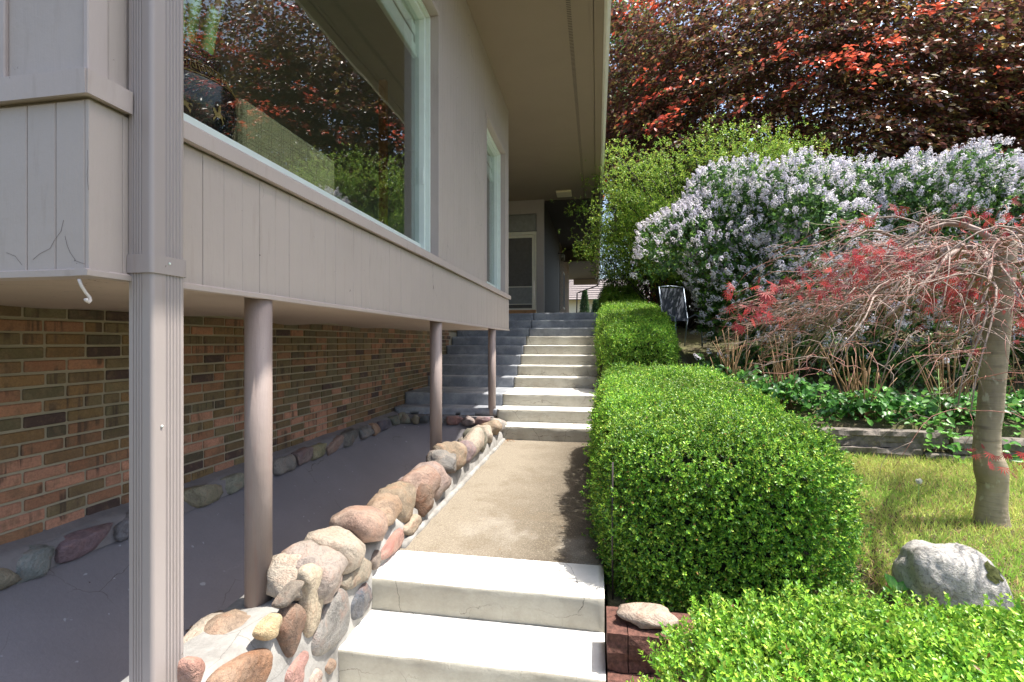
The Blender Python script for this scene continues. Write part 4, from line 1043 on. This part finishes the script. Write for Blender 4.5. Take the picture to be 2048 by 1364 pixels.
# neighbouring house
nh = thing('neighbour_house', 'neighbouring house with grey shingle roof past the end of the passage', 'house', (-3, 46, .5))
box('wall', (-7, 0, 0), (7, 8, 3.6), 'cream', nh)
V = [(-8, -1, 3.4), (8, -1, 3.4), (8, 4, 5.9), (-8, 4, 5.9), (-8, 9, 3.4), (8, 9, 3.4)]
rfn = link('roof', py('roof', V, [(0, 1, 2, 3), (3, 2, 5, 4), (0, 3, 4), (1, 5, 2)]), 'roof', nh)
multibox('shingle_course', [((-8, -1+i*.5-.03, 3.4+i*.25+.01), (8, -1+i*.5+.42, 3.4+i*.25+.05)) for i in range(10)], 'roof', rfn)

# ---- weeping maple
mp = thing('weeping_maple', 'weeping Japanese maple, mostly bare arching twigs with a few red leaves', 'tree', (2.73, 3.93, -1.29))
B0 = np.array((2.73, 3.93, -1.29))
tr = [(0, 0, -.08), (.0, 0, .0), (-.005, 0, .10), (.01, 0, .28), (.0, 0, .40), (-.035, 0, .52), (-.01, 0, .8), (.02, 0, 1.2), (.055, 0, 1.6), (.075, 0, 1.85), (.09, .0, 2.0)]
trd = [.122, .105, .086, .079, .094, .074, .070, .073, .068, .070, .055]
# resample for smoothness
tr = np.array(tr); tt = np.linspace(0, len(tr)-1, 60); tr2 = np.stack([np.interp(tt, range(len(tr)), tr[:, i]) for i in range(3)], 1); rr2 = np.interp(tt, range(len(tr)), trd)
ks = np.ones(5)/5; rr2[2:-2] = np.convolve(rr2, ks, 'valid'); tr2[2:-2] = np.stack([np.convolve(tr2[:, i], ks, 'valid') for i in range(3)], 1)
o = tubes('trunk', [(tr2, rr2)], 'bark', mp, 18)
for v in o.data.vertices: v.co += noise.noise_vector(v.co*8)*.006
limbs = []; twigs = []; rtw = []
T0 = np.array((.075, 0, 1.88))
def arc(p0, ang, out, rise, drop, wig=.05, n_=10):
    d = np.array((math.cos(ang), math.sin(ang), 0)); pts = []
    ph = rng.uniform(0, 6, 3); s = np.array([-d[1], d[0], 0])
    for i in range(n_):
        t_ = i/(n_-1); pts.append(p0+d*out*t_+np.array((0, 0, rise*math.sin(min(1, t_*1.6)*math.pi/2)-drop*t_**2.2))+s*wig*math.sin(t_*5+ph[0])+np.array((0, 0, wig*.6*math.sin(t_*8+ph[1]))))
    return np.array(pts)
for i in range(15):
    ang = R(180)+(-1+2*i/14)*R(115)+rng.normal(0, .08) if i < 13 else rng.uniform(-1, 1)
    out = rng.uniform(.95, 1.42); P = arc(T0+np.array((0, 0, rng.uniform(-.15, .1))), ang, out, rng.uniform(.15, .32), rng.uniform(.55, 1.0), .06, 12)
    limbs.append((P, np.linspace(.024, .006, 12)))
    for j in range(7):
        k_ = rng.integers(2, 11); a2 = ang+rng.normal(0, .5); o2 = rng.uniform(.4, .9)
        Q = arc(P[k_], a2, o2, rng.uniform(.0, .18), rng.uniform(.15, .75), .045, 9); limbs.append((Q, np.linspace(.008, .003, 9)))
        for q in range(7):
            kk = rng.integers(1, 9); a3 = a2+rng.normal(0, .55); W = arc(Q[kk], a3, rng.uniform(.2, .6), rng.uniform(-.02, .08), rng.uniform(.04, .34), .03, 7)
            (twigs if rng.random() < .5 else rtw).append((W, np.linspace(.0026, .0012, 7)))
            for q2 in range(2):
                W2 = arc(W[rng.integers(1, 6)], a3+rng.normal(0, .75), rng.uniform(.1, .28), 0, rng.uniform(.0, .22), .02, 5); (twigs if rng.random() < .6 else rtw).append((W2, np.linspace(.0019, .0010, 5)))
tubes('limb', [(P, r_) for P, r_ in limbs], 'twig', mp, 6)
o = tubes('twigs', twigs, 'twig', mp, 3); o['kind'] = 'stuff'
o = tubes('red_twigs', rtw, 'red_twig', mp, 3); o['kind'] = 'stuff'
# lacy red leaves
ends = np.array([w_[0][-1] for w_ in twigs+rtw]+[w_[0][3] for w_ in twigs+rtw])
Pc = []
def cl(u, v, Y, n_, sx_, sz_):
    D = Y; x = (u-1193)*D/984.8; yy = (D+x*math.sin(TH))/math.cos(TH); z = -(v-684)/970*D
    Pc.append(np.array((x, yy, z))-B0+rng.normal(0, 1, (n_, 3))*np.array((sx_, .12, sz_)))
for u, v, D, n_, sx_, sz_ in [(1740, 435, 3.2, 26, .06, .03), (1700, 510, 3.0, 40, .10, .03), (1790, 530, 3.3, 60, .14, .05), (1880, 560, 3.3, 110, .16, .07), (1930, 600, 3.3, 80, .10, .09), (1720, 545, 3., 40, .07, .05),
                           (1590, 565, 2.9, 30, .10, .03), (1540, 580, 2.8, 16, .06, .03), (1510, 615, 2.8, 26, .08, .05), (1480, 650, 2.8, 8, .03, .02), (2030, 600, 3.4, 90, .10, .12), (2030, 470, 3.4, 60, .12, .06), (1985, 925, 3.1, 10, .04, .03), (2035, 915, 3.2, 16, .05, .03), (2035, 880, 5.2, 30, .2, .04), (1950, 440, 3.4, 30, .2, .05), (1640, 585, 3., 20, .08, .03)]: cl(u, v, D, n_, sx_, sz_)
Pc = np.concatenate(Pc); Pc = Pc[rng.random(len(Pc)) < .95]; n_ = len(Pc); lob = 7
ax = unit(rng.normal(0, .5, (n_, 3))+np.array((0, 0, -.75))); A = unit(np.cross(ax, rng.normal(0, 1, (n_, 3)))); 
an = np.linspace(-1.35, 1.35, lob); D = ax[:, None, :]*np.cos(an)[None, :, None]+A[:, None, :]*np.sin(an)[None, :, None]
Nn = np.repeat(np.cross(ax, A)[:, None, :], lob, 1); ll = np.repeat((.030+.022*np.cos(an))[None, :], n_, 0)*rng.uniform(.7, 1.3, (n_, 1))
Cc = np.repeat(colmix(n_, [(.34, .03, .035), (.46, .045, .04), (.22, .02, .035)], (3, 2, 2)), lob, 0)
leafmesh('foliage', np.repeat(Pc, lob, 0), D.reshape(-1, 3), Nn.reshape(-1, 3), ll.ravel(), .0055, Cc, 'red_leaf', mp)

# ---- hydrangeas: dry canes with fresh leaves
def hydrangea(label, base, hgt, ncane, spread):
    root = thing('hydrangea', label, 'shrub', base, 'hydrangeas with dry canes along the timber edge'); paths = []; heads = []
    for i in range(ncane):
        a = rng.uniform(0, 6.28); s_ = rng.uniform(.1, 1)*spread; h = hgt*rng.uniform(.35, 1.25)
        p0 = np.array((rng.normal(0, .08), rng.normal(0, .06), -.05)); p2 = np.array((math.cos(a)*s_, math.sin(a)*s_*.6, h)); md = p0*.55+p2*.45+np.array((0, 0, -.04))
        paths.append(([p0, md, p2*.7+md*.3+[.0, 0, .02], p2], [.008, .007, .006, .004]))
    o = tubes('dry_cane', paths, 'dry', root, 4); o['kind'] = 'stuff'
    n_ = 260; P = rng.normal(0, 1, (n_, 3))*np.array((spread*.55, spread*.35, .07))+np.array((0, -.03, .17)); b_, d, nl_ = sprigs(n_, P, unit(P*[1, 1, .3]), 2, .02, .4)
    leafmesh('foliage', b_, d, unit(nl_*.5+[0, 0, 1]), .085*rng.uniform(.6, 1.2, len(b_)), .065, colmix(len(b_), [(.035, .12, .03), (.07, .22, .04), (.13, .34, .05)], (3, 3, 2)), 'leaf', root, six=True)
hy = [('hydrangea of upright dry canes beside the middle hedge', (1.75, 6.75, -.72), .75, 30, .30), ('hydrangea of dry canes between the hedge and lilac trunk', (2.25, 6.5, -.78), .75, 30, .36),
      ('hydrangea with fanned dry canes above the left timber', (3.0, 6.2, -.88), .72, 42, .45), ('hydrangea with dry canes midway behind the timbers', (3.95, 6.25, -.88), .7, 34, .45),
      ('hydrangea of dry canes left of the maple trunk', (4.85, 6.3, -.88), .72, 34, .42), ('hydrangea of dry canes right of the maple trunk', (5.7, 6.3, -.88), .7, 30, .4)]
for h_ in hy: hydrangea(*h_)
# tall weedy seed stalks
def weed(label, base, h):
    root = thing('weed', label, 'plant', base, 'tall weeds along the timber edge'); paths = [([(0, 0, -.02), (.01, 0, h*.5), (.0, .01, h)], [.005, .004, .002])]
    for i in range(22):
        z = h*rng.uniform(.35, 1); a = rng.uniform(0, 6.28); l_ = .10*(1.3-z/h); paths.append(([(0, 0, z), (math.cos(a)*l_, math.sin(a)*l_, z+l_*.7)], [.0015, .001]))
    tubes('stalk', paths, 'stalk', root, 3); n_ = 26; P = np.stack([rng.normal(0, .06, n_), rng.normal(0, .06, n_), rng.uniform(.02, h*.35, n_)], 1)
    leafmesh('leaves', P, unit(rng.normal(0, 1, (n_, 3))*[1, 1, .3]), np.tile([0, 0, 1.], (n_, 1)), .07, .035, colmix(n_, [(.1, .28, .04), (.16, .36, .06)], (1, 1)), 'leaf', root)
weed('tall green weed with spiky seed stalk left of the maple trunk', (4.0, 5.75, -1.05), .8); weed('shorter green seed stalk weed near the timber joint', (3.55, 5.8, -1.0), .72)
# leafy ground cover beside timbers
n_ = 1000; yy = rng.normal(5.75, .35, n_); xx_ = rng.uniform(2.2, 7.5, n_); keep = (xx_ > 3.3) | (yy > 5.85); xx_ = xx_[keep]; yy = yy[keep]; n_ = len(yy); P = np.stack([xx_, yy, np.where(yy > 5.85, -.93+(yy-5.86)*.18, rng.uniform(-1.18, -.95, n_))+.05], 1)
o = leafmesh('ground_cover', P, unit(rng.normal(0, 1, (n_, 3))*[1, 1, .4]), unit(rng.normal(0, .4, (n_, 3))+[0, 0, 1]), .075*rng.uniform(.6, 1.2, n_), .055, colmix(n_, [(.08, .26, .04), (.14, .36, .05)], (1, 1)), 'leaf', None, six=True); o['kind'] = 'stuff'
# broadleaf weed by the rock
root = thing('broadleaf_weed', 'small broad-leaved green weed left of the boulder', 'plant', (1.53, 2.82, -1.36))
P = np.array([(0, 0, .04), (0, 0, .07), (0, 0, .05), (0, 0, .03), (0, 0, .06)]); D = np.array([(-.6, -.3, .35), (.7, .1, .25), (.6, -.6, -.15), (.1, -.8, .0), (-.1, .5, .5)])
leafmesh('leaf', P, D, np.tile([0, -.3, 1.], (5, 1)), .10, .06, colmix(5, [(.10, .34, .05)], (1,)), 'leaf', root, six=True); tubes('stem', [([(0, 0, -.05), (0, 0, .07)], .003)], 'stalk', root, 4)
# dandelion clock
dl = at = (1.93, 3.55, -1.24)
root = thing('dandelion', 'white dandelion seed head standing in the grass', 'flower', (2.46, 4.25, -1.26)); tubes('stem', [([(0, 0, 0), (.005, 0, .17)], .0025)], 'stalk', root, 5)
d = unit(rng.normal(0, 1, (160, 3))); leafmesh('seed_head', np.tile([.005, 0, .18], (160, 1)), d, rng.normal(0, 1, (160, 3)), .026, .005, np.tile([.75, .75, .7], (160, 1)), 'petal', root)

# ---- grass and litter
def field(n_, x0, x1, y0, y1, f=None):
    P = np.stack([rng.uniform(x0, x1, n_), rng.uniform(y0, y1, n_), np.zeros(n_)], 1)
    if f is not None: P = P[f(P)]
    P[:, 2] = [gz(x, y) for x, y in P[:, :2]]; return P
P = field(100000, 1.35, 6.5, 1.9, 5.7, lambda P: (vn(P, 2.1, 4.)*.9+(P[:, 1]-2.75)*.9+np.maximum(0, P[:, 0]-2.2)*.7+rng.normal(0, .35, len(P)) > -.15) & ~((P[:, 0] < 1.5) & (P[:, 1] > 4)))
n_ = len(P); D = unit(rng.normal(0, .55, (n_, 3))+np.array((0, 0, .8)))
tone = np.clip(.5+.6*vn(P, 2.6, 6.)+rng.normal(0, .3, n_), 0, 1)[:, None]
C = np.array([(.30, .56, .07)])*tone+np.array([(.58, .62, .15)])*(1-tone); dry = rng.random(n_) < .14; C[dry] = (.62, .42, .20)
o = leafmesh('grass', P-D*.01, D, unit(rng.normal(0, 1, (n_, 3))), rng.uniform(.035, .10, n_), .0055, C*rng.uniform(.75, 1.25, (n_, 1)), 'grass'); o['kind'] = 'stuff'
P = field(9000, 1.2, 3.6, 1.7, 3.4); n_ = len(P); P[:, 2] += .008
o = leafmesh('leaf_litter', P, unit(rng.normal(0, 1, (n_, 3))*[1, 1, .25]), unit(rng.normal(0, .4, (n_, 3))+[0, 0, 1]), rng.uniform(.015, .05, n_), .009, colmix(n_, [(.42, .28, .16), (.25, .15, .09), (.5, .42, .3), (.12, .07, .05)], (2, 2, 1, 2)), 'grass'); o['kind'] = 'stuff'
n_ = 70; P = np.stack([rng.normal(1.86, .07, n_), rng.normal(2.64, .03, n_), np.full(n_, -1.36)], 1); D = unit(rng.normal(0, .4, (n_, 3))+[0, 0, 1]); 
o = tag(leafmesh('grass_tuft', P, D, rng.normal(0, 1, (n_, 3)), .09, .008, colmix(n_, [(.12, .34, .06)], (1,)), 'grass'), 'tuft of fresh green grass at the foot of the boulder', 'grass')
# fallen bits on steps
n_ = 90; yy = rng.uniform(2.2, 6.4, n_); P = np.stack([rng.uniform(XL+.02, XR, n_), yy, np.where(yy < 2.49, -1.466, -1.298)], 1)
o = leafmesh('fallen_debris', P, unit(rng.normal(0, 1, (n_, 3))*[1, 1, .05]), np.tile([0, 0, 1.], (n_, 1)), rng.uniform(.006, .022, n_), .006, colmix(n_, [(.10, .06, .04), (.3, .14, .06)], (2, 1)), 'grass'); o['kind'] = 'stuff'

n_ = 260; yy = rng.uniform(1.2, 6.5, n_); e_ = rng.random(n_) < .6; P = np.stack([np.where(e_, -1.70-rng.exponential(.05, n_), rng.uniform(-2.4, -1.7, n_)), yy, np.full(n_, -1.578)], 1)
o = leafmesh('fallen_debris', P, unit(rng.normal(0, 1, (n_, 3))*[1, 1, .1]), np.tile([0, 0, 1.], (n_, 1)), rng.uniform(.01, .04, n_), .012, colmix(n_, [(.16, .10, .06), (.3, .18, .09), (.08, .06, .05)], (2, 1, 1)), 'grass'); o['kind'] = 'stuff'
Ps = []
for i, (y, z) in enumerate(zip(ys, zs)):
    dp = (ys[i+1]-y) if i < 10 else .4; k_ = 70 if i == 2 else 30
    a_ = np.where(rng.random(k_) < .6, XR-rng.exponential(.10, k_), rng.uniform(XJ+.02, XR, k_)); b_2 = y+dp-np.minimum(rng.exponential(.06, k_), dp-.05)
    Ps.append(np.stack([np.maximum(a_, XJ+.02), b_2, np.full(k_, z+.004)], 1))
P = np.concatenate(Ps+[np.stack([XL+.05+rng.exponential(.04, 30), 6.35-rng.exponential(.05, 30), np.full(30, -1.297)], 1)]); n_ = len(P)
o = leafmesh('fallen_debris', P, unit(rng.normal(0, 1, (n_, 3))*[1, 1, .1]), np.tile([0, 0, 1.], (n_, 1)), rng.uniform(.012, .035, n_), .012, colmix(n_, [(.28, .13, .05), (.16, .08, .04), (.4, .22, .1)], (2, 2, 1)), 'grass'); o['kind'] = 'stuff'
# ---- garden chair behind the hedge
gc = thing('garden_chair', 'blue-framed sling garden chair half hidden under the left lilac', 'chair', (1.46, 8.9, -.08), None, .35)
for s_ in (-.24, .24): tubes('side_frame', [([(s_, -.28, .0), (s_, -.24, .5), (s_, -.05, .56), (s_, .2, .5), (s_, .34, 1.08)], .013)], 'steel', gc, 6)
tubes('cross_bar', [([(-.24, .34, 1.08), (0, .36, 1.10), (.24, .34, 1.08)], .013)], 'steel', gc, 6)
for s_ in (-.24, .24): tubes('leg', [([(s_, .2, .5), (s_, .3, .0)], .013)], 'steel', gc, 6)
V = [(-.23, .205, .46), (.23, .205, .46), (.23, .335, 1.06), (-.23, .335, 1.06), (-.23, -.24, .44), (.23, -.24, .44)]
link('sling', py('sling', V, [(0, 1, 2, 3), (4, 5, 1, 0)]), 'sling', gc)

# =====================================================================
# INSIDE THE WINDOW
# =====================================================================
vz = thing('vase', 'large black lacquered floor vase with gold figures inside the window', 'vase', (-1.86, 1.90, .72))
prof = [(.12, 0), (.13, .02), (.165, .10), (.215, .22), (.235, .32), (.225, .42), (.18, .50), (.145, .535), (.16, .56), (.165, .565), (.14, .56)]
pz = np.array(prof); tt = np.linspace(0, 8, 36); prof = [(float(np.interp(t_, range(9), pz[:9, 0])), float(np.interp(t_, range(9), pz[:9, 1]))) for t_ in tt]+[tuple(x) for x in pz[9:]]
lathe('vessel', prof, 'lacquer', vz, 48)
def vr(z): return float(np.interp(z, [p_[1] for p_ in prof[:36]], [p_[0] for p_ in prof[:36]]))+.003
def onv(a, z): r_ = vr(z); return (r_*math.cos(a), r_*math.sin(a), z)
def strip(pts, w_, name, parent):
    tubes(name, [([onv(a, z) for a, z in s], w_) for s in pts], 'gold', parent, 4)
key = []
for zc in (.12, .45):
    for i in range(30):
        a = -2.2+i*.16; key.append([(a, zc-.02), (a, zc+.02), (a+.1, zc+.02), (a+.1, zc-.008), (a+.045, zc-.008), (a+.045, zc+.007)])
    key.append([(-2.3+j*.1, zc-.032) for j in range(50)]); key.append([(-2.3+j*.1, zc+.032) for j in range(50)])
strip(key, .0022, 'key_border', vz)
def figure(a0, z0, s):
    # prancing horse with rider built as small fans on the surface
    polys = [[(-.5, .1), (-.3, .32), (.2, .30), (.5, .15), (.45, -.1), (0, -.12), (-.4, -.1)], [(-.5, .1), (-.75, .5), (-.62, .62), (-.3, .32)], [(-.4, -.1), (-.6, -.4), (-.5, -.6), (-.42, -.4), (-.25, -.1)], [(.45, -.05), (.7, -.35), (.62, -.62), (.5, -.35), (.25, -.1)], [(-.15, .3), (-.2, .8), (.05, .85), (.15, .3)], [(-.15, .85), (-.1, 1.05), (.05, 1.05), (.05, .85)], [(.5, .15), (.8, -.05), (.7, .2)]]
    V = []; F = []
    for pl in polys:
        F.append(tuple(range(len(V), len(V)+len(pl)))); V += [onv(a0+x*s/.23, z0+y*s) for x, y in pl]
    link('figure', py('figure', V, F), 'gold', vz)
figure(-.75, .27, .05); figure(-1.35, .27, .05); figure(-.1, .27, .045)
pl = thing('potted_plant', 'thick green leaf stalks standing in the black vase', 'plant', (-1.86, 1.90, 1.26))
def blade(p0, p1_, w_, m='stalk'):
    P0 = np.array(p0, float); P1 = np.array(p1_, float); n_ = 10; V = []; F = []; ax_ = unit(P1-P0); s = unit(np.cross(ax_, np.array((.7, -.7, 0.)))); f = np.cross(s, ax_)
    for i in range(n_+1):
        t_ = i/n_; ww = w_*math.sin(math.pi*(.15+.8*t_))**.6; c = P0+(P1-P0)*t_+f*.03*math.sin(t_*3)
        V += [c-s*ww, c+f*ww*.5, c+s*ww, c-f*ww*.35]
    F = [(i*4+j, i*4+(j+1) % 4, (i+1)*4+(j+1) % 4, (i+1)*4+j) for i in range(n_) for j in range(4)]+[(0, 1, 2, 3), tuple(n_*4+j for j in (3, 2, 1, 0))]
    me = py('leaf_stalk', V, F); me.polygons.foreach_set('use_smooth', [True]*len(me.polygons)); link('leaf_stalk', me, m, pl)
blade((.02, .0, -.1), (.18, -.02, .75), .03); blade((.06, .03, -.1), (.26, .10, .80), .026); blade((.10, .02, -.06), (.17, .02, .28), .03); blade((-.02, -.03, -.1), (.05, -.08, .8), .035); blade((.05, -.06, -.1), (.12, -.12, .85), .03); blade((-.05, .03, -.1), (-.12, .05, .8), .035)
blade((.13, .04, .17), (.19, .03, .34), .02, 'husk')
ac = thing('armchair', 'olive plaid tweed armchair with its back side against the window', 'armchair', (-2.2, 2.62, .72))
def rbox(name, a, b, bev, parent, m='tweed'):
    return box(name, a, b, m, parent, bev, 4)
rbox('side_panel', (.22, -.44, .03), (.44, .46, .53), .05, ac); rbox('seat_base', (-.40, -.40, .05), (.219, .44, .30), .03, ac); rbox('cushion', (-.40, -.38, .301), (.215, .26, .44), .05, ac)
rbox('backrest', (-.38, .262, .30), (.215, .45, .50), .05, ac); rbox('side_panel', (-.62, -.42, .03), (-.402, .46, .46), .05, ac)
for x in (-.55, .38):
    for y in (-.36, .40): box('leg', (x-.02, y-.02, .001), (x+.02, y+.02, .05), 'wood', ac)
